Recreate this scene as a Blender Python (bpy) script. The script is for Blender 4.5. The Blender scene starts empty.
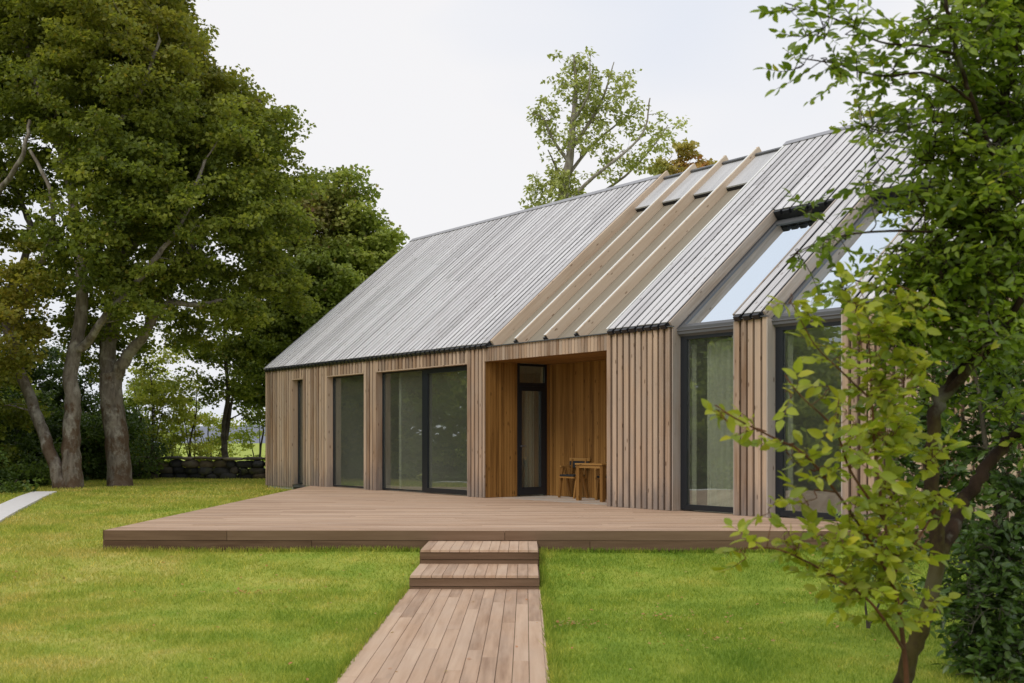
import bpy, math, random
import numpy as np
from mathutils import Vector, Matrix

random.seed(7)
RNG = np.random.default_rng(7)
scene = bpy.context.scene
COL = scene.collection
FPX, CX, HY, CAMZ = 1180.0, 512.0, 439.5, 1.64
DECKZ = 0.464


def P(px, py, Y):
    return ((px - CX) / FPX * Y, Y, CAMZ - (py - HY) / FPX * Y)


# ------------------------------------------------------------------ linking and tagging
def link(o, parent=None):
    COL.objects.link(o)
    if parent is not None:
        o.parent = parent
    return o


def tag(o, label=None, cat=None, group=None, kind=None):
    if label: o['label'] = label
    if cat: o['category'] = cat
    if group: o['group'] = group
    if kind: o['kind'] = kind
    return o


def empty(name, loc=(0, 0, 0), rz=0.0):
    o = bpy.data.objects.new(name, None)
    o.location = loc
    o.rotation_euler = (0, 0, rz)
    o.empty_display_size = 0.3
    return link(o)


# ------------------------------------------------------------------ materials
def ng(name):
    m = bpy.data.materials.new(name)
    m.use_nodes = True
    nt = m.node_tree
    nt.nodes.clear()
    out = nt.nodes.new('ShaderNodeOutputMaterial')
    return m, nt, out


def N(nt, typ, **kw):
    n = nt.nodes.new(typ)
    for k, v in kw.items():
        if k.startswith('i_'):
            n.inputs[k[2:].replace('_', ' ')].default_value = v
        else:
            setattr(n, k, v)
    return n


def ramp(nt, stops, fac=None):
    r = nt.nodes.new('ShaderNodeValToRGB')
    el = r.color_ramp.elements
    while len(el) < len(stops):
        el.new(0.5)
    for e, (p, c) in zip(el, stops):
        e.position = p
        e.color = (*c, 1) if len(c) == 3 else c
    if fac is not None:
        nt.links.new(fac, r.inputs[0])
    return r.outputs[0]


def mix(nt, a, b, fac, mode='MIX'):
    n = nt.nodes.new('ShaderNodeMix')
    n.data_type = 'RGBA'
    n.blend_type = mode
    for sock, v in ((n.inputs[0], fac), (n.inputs[6], a), (n.inputs[7], b)):
        if isinstance(v, bpy.types.NodeSocket):
            nt.links.new(v, sock)
        elif isinstance(v, (int, float)):
            sock.default_value = v
        else:
            sock.default_value = (*v, 1)
    return n.outputs[2]


def math_(nt, op, a, b=None, clamp=False):
    n = nt.nodes.new('ShaderNodeMath')
    n.operation = op
    n.use_clamp = clamp
    for i, v in enumerate((a, b)):
        if v is None: continue
        if isinstance(v, bpy.types.NodeSocket):
            nt.links.new(v, n.inputs[i])
        else:
            n.inputs[i].default_value = v
    return n.outputs[0]


def noise(nt, vec, scale, detail=4, rough=0.55):
    n = N(nt, 'ShaderNodeTexNoise')
    n.inputs['Scale'].default_value = scale
    n.inputs['Detail'].default_value = detail
    n.inputs['Roughness'].default_value = rough
    if vec is not None:
        nt.links.new(vec, n.inputs['Vector'])
    return n.outputs['Fac']


def vscale(nt, vec, s):
    n = N(nt, 'ShaderNodeVectorMath', operation='MULTIPLY')
    nt.links.new(vec, n.inputs[0])
    n.inputs[1].default_value = s
    return n.outputs[0]


def maprange(nt, v, a, b, c=0.0, d=1.0):
    n = N(nt, 'ShaderNodeMapRange')
    nt.links.new(v, n.inputs[0])
    for i, x in enumerate((a, b, c, d)):
        n.inputs[i + 1].default_value = x
    return n.outputs[0]


def bsdf(nt, out, color, rough=0.6, spec=0.3, bump=None, bstr=0.3, bdist=0.01, metal=0.0):
    b = N(nt, 'ShaderNodeBsdfPrincipled')
    if isinstance(color, bpy.types.NodeSocket):
        nt.links.new(color, b.inputs['Base Color'])
    else:
        b.inputs['Base Color'].default_value = (*color, 1)
    if isinstance(rough, bpy.types.NodeSocket):
        nt.links.new(rough, b.inputs['Roughness'])
    else:
        b.inputs['Roughness'].default_value = rough
    b.inputs['Specular IOR Level'].default_value = spec
    b.inputs['Metallic'].default_value = metal
    if bump is not None:
        bn = N(nt, 'ShaderNodeBump')
        bn.inputs['Strength'].default_value = bstr
        bn.inputs['Distance'].default_value = bdist
        nt.links.new(bump, bn.inputs['Height'])
        nt.links.new(bn.outputs[0], b.inputs['Normal'])
    nt.links.new(b.outputs[0], out.inputs[0])
    return b


def wood(name, dark, mid, light, grey=None, grey_amt=0.0, knots=True, var=0.35, stain=None, rough=0.7, grain=26, spec=0.25):
    """per-plank grain read from the 'wp' attribute (u along, v across, plank random)"""
    m, nt, out = ng(name)
    at = N(nt, 'ShaderNodeAttribute', attribute_name='wp')
    sep = N(nt, 'ShaderNodeSeparateXYZ')
    nt.links.new(at.outputs['Vector'], sep.inputs[0])
    rnd = sep.outputs[2]
    g1 = noise(nt, vscale(nt, at.outputs['Vector'], (1.1, grain, 37.0)), 1.0, 5, 0.6)
    g2 = noise(nt, vscale(nt, at.outputs['Vector'], (0.7, 5.0, 91.0)), 1.0, 3, 0.5)
    f = math_(nt, 'ADD', math_(nt, 'MULTIPLY', g1, 0.55), math_(nt, 'MULTIPLY', g2, 0.45))
    f = math_(nt, 'ADD', f, math_(nt, 'MULTIPLY', math_(nt, 'SUBTRACT', rnd, 0.5), var))
    c = ramp(nt, [(0.28, dark), (0.5, mid), (0.74, light)], f)
    if grey is not None:
        go = N(nt, 'ShaderNodeTexCoord')
        gn = noise(nt, vscale(nt, at.outputs['Vector'], (0.9, 3.0, 53.0)), 1.0, 4, 0.6)
        gf = maprange(nt, gn, 0.38, 0.68, 0.0, grey_amt)
        c = mix(nt, c, grey, gf)
    if knots:
        v = N(nt, 'ShaderNodeTexVoronoi')
        nt.links.new(vscale(nt, at.outputs['Vector'], (3.2, 9.0, 23.0)), v.inputs['Vector'])
        v.inputs['Scale'].default_value = 1.0
        kf = maprange(nt, v.outputs['Distance'], 0.09, 0.16, 0.75, 0.0)
        c = mix(nt, c, (dark[0] * 0.45, dark[1] * 0.38, dark[2] * 0.32), kf)
    if stain is not None:
        # rain splash and mould at the foot of the boards
        tc = N(nt, 'ShaderNodeTexCoord')
        s3 = N(nt, 'ShaderNodeSeparateXYZ')
        nt.links.new(tc.outputs['Object'], s3.inputs[0])
        sn = noise(nt, vscale(nt, tc.outputs['Object'], (7, 7, 1.3)), 1.0, 4, 0.6)
        hgt = math_(nt, 'ADD', s3.outputs[2], math_(nt, 'MULTIPLY', math_(nt, 'SUBTRACT', sn, 0.5), 1.6))
        sf = maprange(nt, hgt, 0.02, 0.55, 0.6, 0.0)
        c = mix(nt, c, stain, sf)
    bsdf(nt, out, c, rough, spec, bump=g1, bstr=0.35, bdist=0.004)
    return m


def plain(name, color, rough=0.5, spec=0.4, metal=0.0, var=0.12, nscale=3.0, bstr=0.1):
    m, nt, out = ng(name)
    tc = N(nt, 'ShaderNodeTexCoord')
    n = noise(nt, tc.outputs['Object'], nscale, 5, 0.6)
    c = mix(nt, [x * (1 - var) for x in color], [min(1, x * (1 + var)) for x in color], n)
    bsdf(nt, out, c, rough, spec, bump=n, bstr=bstr, bdist=0.01, metal=metal)
    return m


def glass_mat(name, tint, refl, gcol=(0.95, 1.0, 0.98), haze=None):
    m, nt, out = ng(name)
    tr = N(nt, 'ShaderNodeBsdfTransparent')
    tr.inputs[0].default_value = (*tint, 1)
    gl = N(nt, 'ShaderNodeBsdfGlossy')
    gl.inputs['Roughness'].default_value = 0.0
    gl.inputs[0].default_value = (*gcol, 1)
    lw = N(nt, 'ShaderNodeValue')
    tc = N(nt, 'ShaderNodeTexCoord')
    nz = noise(nt, tc.outputs['Object'], 0.9, 1, 0.5)
    bn = N(nt, 'ShaderNodeBump')
    bn.inputs['Strength'].default_value = 0.25
    bn.inputs['Distance'].default_value = 0.01
    nt.links.new(nz, bn.inputs['Height'])
    nt.links.new(bn.outputs[0], gl.inputs['Normal'])
    lw.outputs[0].default_value = refl
    f = lw.outputs[0]
    ms = N(nt, 'ShaderNodeMixShader')
    nt.links.new(f, ms.inputs[0])
    nt.links.new(tr.outputs[0], ms.inputs[1])
    nt.links.new(gl.outputs[0], ms.inputs[2])
    if haze:
        df = N(nt, 'ShaderNodeBsdfDiffuse')  # pale diffuse veil mixed in to lighten the panes, standing for room light
        df.inputs[0].default_value = (*haze, 1)
        m2 = N(nt, 'ShaderNodeMixShader')
        m2.inputs[0].default_value = 0.06
        nt.links.new(ms.outputs[0], m2.inputs[1])
        nt.links.new(df.outputs[0], m2.inputs[2])
        ms = m2
    nt.links.new(ms.outputs[0], out.inputs[0])
    return m


def leaf_mat(name, stops, warm, transl=0.3, rough=0.5, spec=0.35):
    """colour from per-leaf attribute 'lc': x = random, y = autumn amount"""
    m, nt, out = ng(name)
    at = N(nt, 'ShaderNodeAttribute', attribute_name='lc')
    sep = N(nt, 'ShaderNodeSeparateXYZ')
    nt.links.new(at.outputs['Vector'], sep.inputs[0])
    c = ramp(nt, stops, sep.outputs[0])
    c = mix(nt, c, warm, sep.outputs[1])
    b = N(nt, 'ShaderNodeBsdfPrincipled')
    nt.links.new(c, b.inputs['Base Color'])
    b.inputs['Roughness'].default_value = rough
    b.inputs['Specular IOR Level'].default_value = spec
    t = N(nt, 'ShaderNodeBsdfTranslucent')
    c2 = mix(nt, c, (1.0, 0.95, 0.35), 0.5, 'MULTIPLY')
    c3 = mix(nt, c2, (1.9, 1.9, 1.6), 1.0, 'MULTIPLY')
    nt.links.new(c3, t.inputs[0])
    ms = N(nt, 'ShaderNodeMixShader')
    ms.inputs[0].default_value = transl
    nt.links.new(b.outputs[0], ms.inputs[1])
    nt.links.new(t.outputs[0], ms.inputs[2])
    nt.links.new(ms.outputs[0], out.inputs[0])
    return m


def bark_mat(name, base, dark, lichen, lich_amt, moss=None, moss_amt=0.0, moss_top=3.0):
    m, nt, out = ng(name)
    tc = N(nt, 'ShaderNodeTexCoord')
    o = tc.outputs['Object']
    a = noise(nt, vscale(nt, o, (9, 9, 2.2)), 1.0, 6, 0.65)
    c = ramp(nt, [(0.3, dark), (0.62, base)], a)
    l = noise(nt, o, 3.1, 5, 0.6)
    c = mix(nt, c, lichen, maprange(nt, l, 0.5, 0.62, 0.0, lich_amt))
    if moss is not None:
        g = noise(nt, vscale(nt, o, (2.2, 2.2, 1.5)), 1.0, 5, 0.65)
        sep = N(nt, 'ShaderNodeSeparateXYZ')
        nt.links.new(o, sep.inputs[0])
        hh = maprange(nt, sep.outputs[2], moss_top * 0.3, moss_top, 0.06, -0.16)
        g = math_(nt, 'ADD', g, hh)
        c = mix(nt, c, moss, maprange(nt, g, 0.5, 0.58, 0.0, moss_amt))
    bsdf(nt, out, c, 0.9, 0.1, bump=a, bstr=0.8, bdist=0.03)
    return m


M = {}
M['clad'] = wood('weathered larch cladding', (0.235, 0.148, 0.092), (0.43, 0.295, 0.20), (0.555, 0.412, 0.297), grey=(0.37, 0.313, 0.265), grey_amt=0.55, var=0.5, stain=(0.16, 0.15, 0.15))
M['clad_dark'] = plain('dark cladding gap', (0.075, 0.05, 0.036), 0.9, 0.1)
M['porch'] = wood('fresh oiled larch', (0.16, 0.075, 0.018), (0.275, 0.137, 0.036), (0.36, 0.19, 0.055), knots=True, var=0.3, rough=0.6)
M['rafter'] = wood('pale larch rafter', (0.46, 0.335, 0.24), (0.60, 0.475, 0.36), (0.68, 0.565, 0.45), var=0.25, rough=0.7)
M['rafter_top'] = plain('white rafter capping', (0.78, 0.78, 0.76), 0.45, 0.4)
M['roof'] = wood('silvered roof board', (0.43, 0.42, 0.43), (0.60, 0.59, 0.605), (0.70, 0.695, 0.71), knots=True, var=0.28, rough=0.65)
M['roofpanel'] = wood('grey roof panel', (0.42, 0.42, 0.43), (0.52, 0.52, 0.53), (0.6, 0.6, 0.61), knots=False, var=0.1, rough=0.5, grain=5)
M['canvas'] = wood('beige slat panel', (0.21, 0.18, 0.14), (0.265, 0.232, 0.18), (0.31, 0.275, 0.215), knots=False, var=0.15, rough=0.8, grain=40)
M['cheek'] = wood('weathered verge board', (0.27, 0.21, 0.16), (0.42, 0.345, 0.285), (0.5, 0.43, 0.37), grey=(0.36, 0.34, 0.32), grey_amt=0.7, rough=0.7)
M['black'] = plain('black metal', (0.012, 0.013, 0.015), 0.4, 0.4)
M['frame'] = plain('anthracite window frame', (0.013, 0.016, 0.021), 0.4, 0.45)
M['flash'] = plain('grey zinc flashing', (0.13, 0.133, 0.14), 0.45, 0.4, 0.3)
M['lightframe'] = plain('light grey rooflight flashing', (0.34, 0.34, 0.36), 0.4, 0.4, 0.3)
M['deck'] = wood('weathered deck board', (0.29, 0.178, 0.112), (0.485, 0.325, 0.218), (0.61, 0.44, 0.31), grey=(0.51, 0.40, 0.315), grey_amt=0.4, knots=False, var=0.26, rough=0.72, grain=18)
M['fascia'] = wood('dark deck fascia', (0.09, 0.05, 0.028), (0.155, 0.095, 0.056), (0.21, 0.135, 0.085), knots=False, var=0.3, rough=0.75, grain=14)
M['glass'] = glass_mat('window glass', (0.92, 0.94, 0.91), 0.18, haze=(0.34, 0.345, 0.31))
M['skyglass'] = glass_mat('solar rooflight glass', (0.5, 0.6, 0.6), 0.95, (0.86, 0.94, 1.0))
M['wallin'] = plain('interior plaster', (0.40, 0.41, 0.36), 0.9, 0.1)
M['floorin'] = plain('interior floor', (0.55, 0.50, 0.44), 0.4, 0.3)
M['curtain'] = plain('pale green curtain', (0.50, 0.52, 0.43), 0.9, 0.1)
M['stone'] = None
M['concrete'] = plain('pale concrete', (0.68, 0.66, 0.65), 0.85, 0.2, var=0.12, nscale=6)
M['strap'] = plain('charcoal seat webbing', (0.03, 0.032, 0.035), 0.8, 0.2)
M['table'] = wood('oak table', (0.18, 0.085, 0.022), (0.30, 0.15, 0.04), (0.42, 0.24, 0.08), rough=0.5)


def fade(c, k):
    return tuple(x * k for x in c)


G_DARK, G_MID, G_LT = (0.082, 0.118, 0.018), (0.155, 0.20, 0.03), (0.29, 0.32, 0.055)
M['leaf_maple'] = leaf_mat('maple foliage', [(0.0, G_DARK), (0.5, G_MID), (1.0, G_LT)], (0.36, 0.27, 0.05), transl=0.42)
M['leaf_red'] = leaf_mat('autumn foliage', [(0.0, (0.11, 0.15, 0.025)), (0.5, (0.20, 0.26, 0.045)), (1.0, (0.36, 0.41, 0.09))], (0.28, 0.15, 0.09))
M['leaf_orange'] = leaf_mat('orange foliage', [(0.0, (0.18, 0.22, 0.05)), (0.5, (0.32, 0.33, 0.09)), (1.0, (0.46, 0.44, 0.13))], (0.50, 0.20, 0.09))
M['leaf_ash'] = leaf_mat('ash foliage', [(0.0, (0.20, 0.23, 0.07)), (0.5, (0.33, 0.37, 0.12)), (1.0, (0.46, 0.48, 0.2))], (0.34, 0.34, 0.12))
M['leaf_young'] = leaf_mat('young tree foliage', [(0.0, (0.13, 0.20, 0.03)), (0.5, (0.24, 0.32, 0.055)), (1.0, (0.40, 0.46, 0.10))], (0.50, 0.42, 0.09), transl=0.42)
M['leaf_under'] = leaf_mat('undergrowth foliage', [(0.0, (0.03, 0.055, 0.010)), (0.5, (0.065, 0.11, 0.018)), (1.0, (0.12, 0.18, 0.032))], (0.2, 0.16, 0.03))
M['leaf_plum'] = leaf_mat('plum foliage', [(0.0, (0.06, 0.11, 0.012)), (0.5, (0.135, 0.215, 0.02)), (1.0, (0.26, 0.34, 0.04))], (0.46, 0.42, 0.035), transl=0.38, rough=0.42)
M['leaf_holly'] = leaf_mat('dark shrub foliage', [(0.0, (0.035, 0.07, 0.012)), (0.5, (0.07, 0.13, 0.022)), (1.0, (0.14, 0.21, 0.045))], (0.1, 0.13, 0.03), transl=0.2, rough=0.32, spec=0.5)
M['bark'] = bark_mat('grey maple bark', (0.25, 0.215, 0.18), (0.085, 0.068, 0.055), (0.38, 0.355, 0.31), 0.7, moss=(0.095, 0.052, 0.026), moss_amt=0.75, moss_top=4.0)
M['bark_dark'] = bark_mat('dark bark', (0.10, 0.085, 0.065), (0.035, 0.03, 0.024), (0.2, 0.19, 0.15), 0.5)
M['bark_ash'] = bark_mat('ash bark', (0.30, 0.27, 0.22), (0.14, 0.12, 0.10), (0.4, 0.38, 0.33), 0.6)
M['bark_moss'] = bark_mat('mossy plum bark', (0.045, 0.028, 0.018), (0.012, 0.008, 0.006), (0.24, 0.24, 0.2), 0.45, moss=(0.075, 0.06, 0.018), moss_amt=0.7, moss_top=2.6)
M['twig'] = bark_mat('red brown twig', (0.16, 0.07, 0.035), (0.06, 0.03, 0.02), (0.2, 0.15, 0.1), 0.3)


def grass_color(nt, o, field=False):
    big = noise(nt, vscale(nt, o, (0.5, 0.42, 0.5)), 1.0, 4, 0.6)
    med = noise(nt, vscale(nt, o, (2.0, 1.7, 2.0)), 1.0, 5, 0.65)
    fine = noise(nt, vscale(nt, o, (14, 30, 14)), 1.0, 3, 0.7)
    sep = N(nt, 'ShaderNodeSeparateXYZ')
    nt.links.new(o, sep.inputs[0])
    # drier, yellower turf on the left part of the lawn
    lr = maprange(nt, sep.outputs[0], -5.0, 1.0, 0.10, -0.08)
    f = math_(nt, 'ADD', math_(nt, 'MULTIPLY', big, 0.5), math_(nt, 'MULTIPLY', med, 0.5))
    f = math_(nt, 'ADD', f, lr)
    if field:
        c = ramp(nt, [(0.3, (0.17, 0.24, 0.05)), (0.7, (0.28, 0.33, 0.09))], med)
    else:
        c = ramp(nt, [(0.28, (0.165, 0.262, 0.034)), (0.44, (0.26, 0.34, 0.052)), (0.56, (0.365, 0.40, 0.08)), (0.70, (0.47, 0.43, 0.13))], f)
    c = mix(nt, fade((1, 1, 1), 0.72), fade((1, 1, 1), 1.18), fine) if False else mix(nt, c, mix(nt, (0.7, 0.72, 0.6), (1.28, 1.25, 1.2), fine), 0.8, 'MULTIPLY')
    return c, fine, med


def make_grass(name, blade):
    m, nt, out = ng(name)
    tc = N(nt, 'ShaderNodeTexCoord')
    c, fine, med = grass_color(nt, tc.outputs['Object'])
    if blade:
        at = N(nt, 'ShaderNodeAttribute', attribute_name='lc')
        sep = N(nt, 'ShaderNodeSeparateXYZ')
        nt.links.new(at.outputs['Vector'], sep.inputs[0])
        c = mix(nt, c, ramp(nt, [(0, (0.65, 0.75, 0.6)), (0.8, (1.2, 1.15, 1.1)), (1, (1.9, 1.55, 1.6))], sep.outputs[0]), 1.0, 'MULTIPLY')
        b = N(nt, 'ShaderNodeBsdfPrincipled')
        nt.links.new(c, b.inputs['Base Color'])
        b.inputs['Roughness'].default_value = 0.6
        b.inputs['Specular IOR Level'].default_value = 0.2
        t = N(nt, 'ShaderNodeBsdfTranslucent')
        nt.links.new(mix(nt, c, (1.3, 1.35, 1.0), 1.0, 'MULTIPLY'), t.inputs[0])
        ms = N(nt, 'ShaderNodeMixShader')
        ms.inputs[0].default_value = 0.35
        nt.links.new(b.outputs[0], ms.inputs[1])
        nt.links.new(t.outputs[0], ms.inputs[2])
        nt.links.new(ms.outputs[0], out.inputs[0])
    else:
        # worn earth patches
        e = noise(nt, vscale(nt, tc.outputs['Object'], (1.1, 2.0, 1.1)), 1.0, 5, 0.65)
        c = mix(nt, c, (0.16, 0.12, 0.07), maprange(nt, e, 0.67, 0.72, 0.0, 0.8))
        bsdf(nt, out, c, 0.9, 0.1, bump=fine, bstr=0.8, bdist=0.03)
    return m


M['lawn'] = make_grass('lawn turf', False)
M['blade'] = make_grass('grass blades', True)


def make_field():
    m, nt, out = ng('meadow')
    tc = N(nt, 'ShaderNodeTexCoord')
    n = noise(nt, vscale(nt, tc.outputs['Object'], (0.3, 0.12, 0.3)), 1.0, 5, 0.65)
    c = ramp(nt, [(0.3, (0.24, 0.32, 0.05)), (0.7, (0.42, 0.46, 0.10))], n)
    bsdf(nt, out, c, 0.9, 0.1, bump=n, bstr=0.5, bdist=0.1)
    return m


M['field'] = make_field()


def make_stone():
    m, nt, out = ng('dark field stone')
    at = N(nt, 'ShaderNodeAttribute', attribute_name='lc')
    sep = N(nt, 'ShaderNodeSeparateXYZ')
    nt.links.new(at.outputs['Vector'], sep.inputs[0])
    c = ramp(nt, [(0.0, (0.035, 0.036, 0.04)), (0.55, (0.075, 0.072, 0.07)), (0.8, (0.15, 0.12, 0.085)), (1.0, (0.27, 0.23, 0.18))], sep.outputs[0])
    tc = N(nt, 'ShaderNodeTexCoord')
    n = noise(nt, tc.outputs['Object'], 9, 5, 0.6)
    c = mix(nt, c, mix(nt, (0.6, 0.6, 0.6), (1.4, 1.4, 1.4), n), 1.0, 'MULTIPLY')
    l = noise(nt, tc.outputs['Object'], 2.5, 4, 0.6)
    c = mix(nt, c, (0.13, 0.14, 0.05), maprange(nt, l, 0.55, 0.65, 0, 0.5))
    bsdf(nt, out, c, 0.9, 0.15, bump=n, bstr=0.6, bdist=0.02)
    return m


M['stone'] = make_stone()
M['hill'] = plain('haze tinted wooded ridge', (0.20, 0.215, 0.26), 0.95, 0.05, var=0.2, nscale=0.05)  # misty distance is painted into this grey-blue base colour


# ------------------------------------------------------------------ mesh helpers
class Planks:
    """oriented boards collected into one mesh, with plank coordinates in 'wp'"""
    def __init__(self):
        self.v, self.f, self.w = [], [], []

    def add(self, o, L, W, T, rnd=None):
        o, L, W, T = (np.array(a, float) for a in (o, L, W, T))
        if np.dot(np.cross(L, W), T) < 0:
            o = o + T
            T = -T
        l, w, t = np.linalg.norm(L), np.linalg.norm(W), np.linalg.norm(T)
        r = random.random() if rnd is None else rnd
        u0, v0 = random.uniform(0, 40), random.uniform(0, 40)
        b = len(self.v)
        for k in range(8):
            i, j, h = k & 1, (k >> 1) & 1, (k >> 2) & 1
            self.v.append(o + L * i + W * j + T * h)
            self.w.append((u0 + l * i, v0 + w * j + t * h, r))
        for q in ((0, 2, 3, 1), (4, 5, 7, 6), (0, 1, 5, 4), (2, 6, 7, 3), (0, 4, 6, 2), (1, 3, 7, 5)):
            self.f.append([b + x for x in q])
        return self

    def box(self, x0, x1, y0, y1, z0, z1, grain='z', rnd=None):
        d = {'x': (x1 - x0, 0, 0), 'y': (0, y1 - y0, 0), 'z': (0, 0, z1 - z0)}
        o = [a for a in 'xyz' if a != grain]
        return self.add((x0, y0, z0), d[grain], d[o[0]], d[o[1]], rnd)

    def quad(self, pts, rnd=None):
        r = random.random() if rnd is None else rnd
        b = len(self.v)
        p0 = np.array(pts[0], float)
        a = np.array(pts[1], float) - p0
        an = a / np.linalg.norm(a)
        for p in pts:
            d = np.array(p, float) - p0
            u = float(d @ an)
            self.v.append(np.array(p, float))
            self.w.append((u, float(np.linalg.norm(d - an * u)), r))
        self.f.append([b + i for i in range(len(pts))])
        return self

    def build(self, name, mat, parent=None, bevel=0.0, loc=None):
        me = bpy.data.meshes.new(name)
        me.from_pydata([tuple(v) for v in self.v], [], self.f)
        at = me.attributes.new('wp', 'FLOAT_VECTOR', 'POINT')
        at.data.foreach_set('vector', np.array(self.w, dtype=np.float32).ravel())
        me.materials.append(mat)
        me.update()
        o = bpy.data.objects.new(name, me)
        link(o, parent)
        if bevel:
            md = o.modifiers.new('bevel', 'BEVEL')
            md.width = bevel
            md.segments = 2
        return o


class Geo:
    """numpy mesh collector (tubes, leaves)"""
    def __init__(self):
        self.V, self.F, self.A, self.n = [], [], [], 0   # F: list of (arrays Mx3 or Mx4)

    def add(self, v, faces, a=None):
        v = np.asarray(v, np.float32)
        for f in faces:
            self.F.append(np.asarray(f, np.int64) + self.n)
        self.V.append(v)
        if a is not None:
            self.A.append(np.asarray(a, np.float32))
        self.n += len(v)

    def tube(self, pts, rad, k=6, cap=True):
        pts = np.asarray(pts, float)
        n = len(pts)
        tg = np.gradient(pts, axis=0)
        tg /= np.linalg.norm(tg, axis=1)[:, None] + 1e-9
        ref = np.array([0.3, 0.9, 0.1]) if abs(tg[0][2]) > 0.7 else np.array([0, 0, 1.0])
        a = np.cross(tg, ref)
        a /= np.linalg.norm(a, axis=1)[:, None] + 1e-9
        b = np.cross(tg, a)
        th = np.arange(k) / k * 2 * math.pi
        rad = np.asarray(rad, float)
        ring = (np.cos(th)[None, :, None] * a[:, None] + np.sin(th)[None, :, None] * b[:, None])
        v = pts[:, None] + ring * rad[:, None, None]
        idx = np.arange(n * k).reshape(n, k)
        q = np.stack([idx[:-1], np.roll(idx, -1, 1)[:-1], np.roll(idx, -1, 1)[1:], idx[1:]], -1).reshape(-1, 4)
        v = v.reshape(-1, 3)
        self.add(v, [q], np.zeros((len(v), 3)))

    def build(self, name, mat, parent=None, smooth=True):
        me = bpy.data.meshes.new(name)
        if not self.V:
            self.V = [np.zeros((0, 3))]
        V = np.concatenate(self.V)
        loops = np.concatenate([f.ravel() for f in self.F])
        tot = np.concatenate([np.full(len(f), f.shape[1]) for f in self.F])
        start = np.concatenate([[0], np.cumsum(tot)[:-1]])
        me.vertices.add(len(V))
        me.vertices.foreach_set('co', V.astype(np.float32).ravel())
        me.loops.add(len(loops))
        me.loops.foreach_set('vertex_index', loops.astype(np.int32))
        me.polygons.add(len(tot))
        me.polygons.foreach_set('loop_start', start.astype(np.int32))
        me.polygons.foreach_set('loop_total', tot.astype(np.int32))
        me.polygons.foreach_set('use_smooth', np.full(len(tot), smooth))
        me.update(calc_edges=True)
        if self.A:
            A = np.concatenate(self.A)
            at = me.attributes.new('lc', 'FLOAT_VECTOR', 'POINT')
            at.data.foreach_set('vector', A.astype(np.float32).ravel())
        me.materials.append(mat)
        o = bpy.data.objects.new(name, me)
        return link(o, parent)


def catmull(pts, sub=5):
    pts = [np.array(p, float) for p in pts]
    if len(pts) < 3:
        return np.array([pts[0] * (1 - t) + pts[-1] * t for t in np.linspace(0, 1, sub + 1)])
    q = [2 * pts[0] - pts[1]] + pts + [2 * pts[-1] - pts[-2]]
    out = []
    for i in range(1, len(q) - 2):
        for t in np.linspace(0, 1, sub, endpoint=False):
            p0, p1, p2, p3 = q[i - 1], q[i], q[i + 1], q[i + 2]
            out.append(0.5 * ((2 * p1) + (-p0 + p2) * t + (2 * p0 - 5 * p1 + 4 * p2 - p3) * t * t + (-p0 + 3 * p1 - 3 * p2 + p3) * t ** 3))
    out.append(pts[-1])
    return np.array(out)


def unit(a):
    return a / (np.linalg.norm(a, axis=-1, keepdims=True) + 1e-9)


# leaf templates: x along the leaf, y across, z up
DIAMOND = (np.array([(0, 0, 0), (0.45, -0.5, 0.1), (1, 0, -0.05), (0.45, 0.5, 0.1)]), [np.array([(0, 1, 2, 3)])])
LOBED = (np.array([(0, 0, 0), (0.25, -0.52, 0.08), (0.55, -0.30, 0.03), (1, 0, -0.1), (0.55, 0.30, 0.03), (0.25, 0.52, 0.08)]),
         [np.array([(0, 1, 2, 3), (0, 3, 4, 5)])])
OVATE = (np.array([(0, 0, 0), (0.32, 0, -0.03), (0.68, 0, -0.06), (1, 0, -0.16),
                   (0.28, -0.20, 0.05), (0.62, -0.19, 0.01), (0.28, 0.20, 0.05), (0.62, 0.19, 0.01), (0.86, -0.09, -0.07), (0.86, 0.09, -0.07)]),
         [np.array([(0, 4, 1), (0, 1, 6), (8, 3, 2), (2, 3, 9)]), np.array([(4, 5, 2, 1), (1, 2, 7, 6)]), np.array([(5, 8, 2), (2, 9, 7)])])


def put_leaves(geo, tmpl, pos, d, nrm, size, rnd, warm, wid=1.0):
    v, faces = tmpl
    n = len(pos)
    d = unit(d)
    y = unit(np.cross(nrm, d))
    z = np.cross(d, y)
    R = np.stack([d, y, z], -1)                       # n,3,3
    t = v * np.array([1, wid, 1])
    w = np.einsum('nij,kj->nki', R, t) * size[:, None, None] + pos[:, None]
    off = (np.arange(n) * len(v))[:, None, None]
    fs = [(f[None] + off).reshape(-1, f.shape[1]) for f in faces]
    a = np.repeat(np.stack([rnd, warm, np.zeros(n)], -1), len(v), 0)
    geo.add(w.reshape(-1, 3), fs, a)


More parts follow.
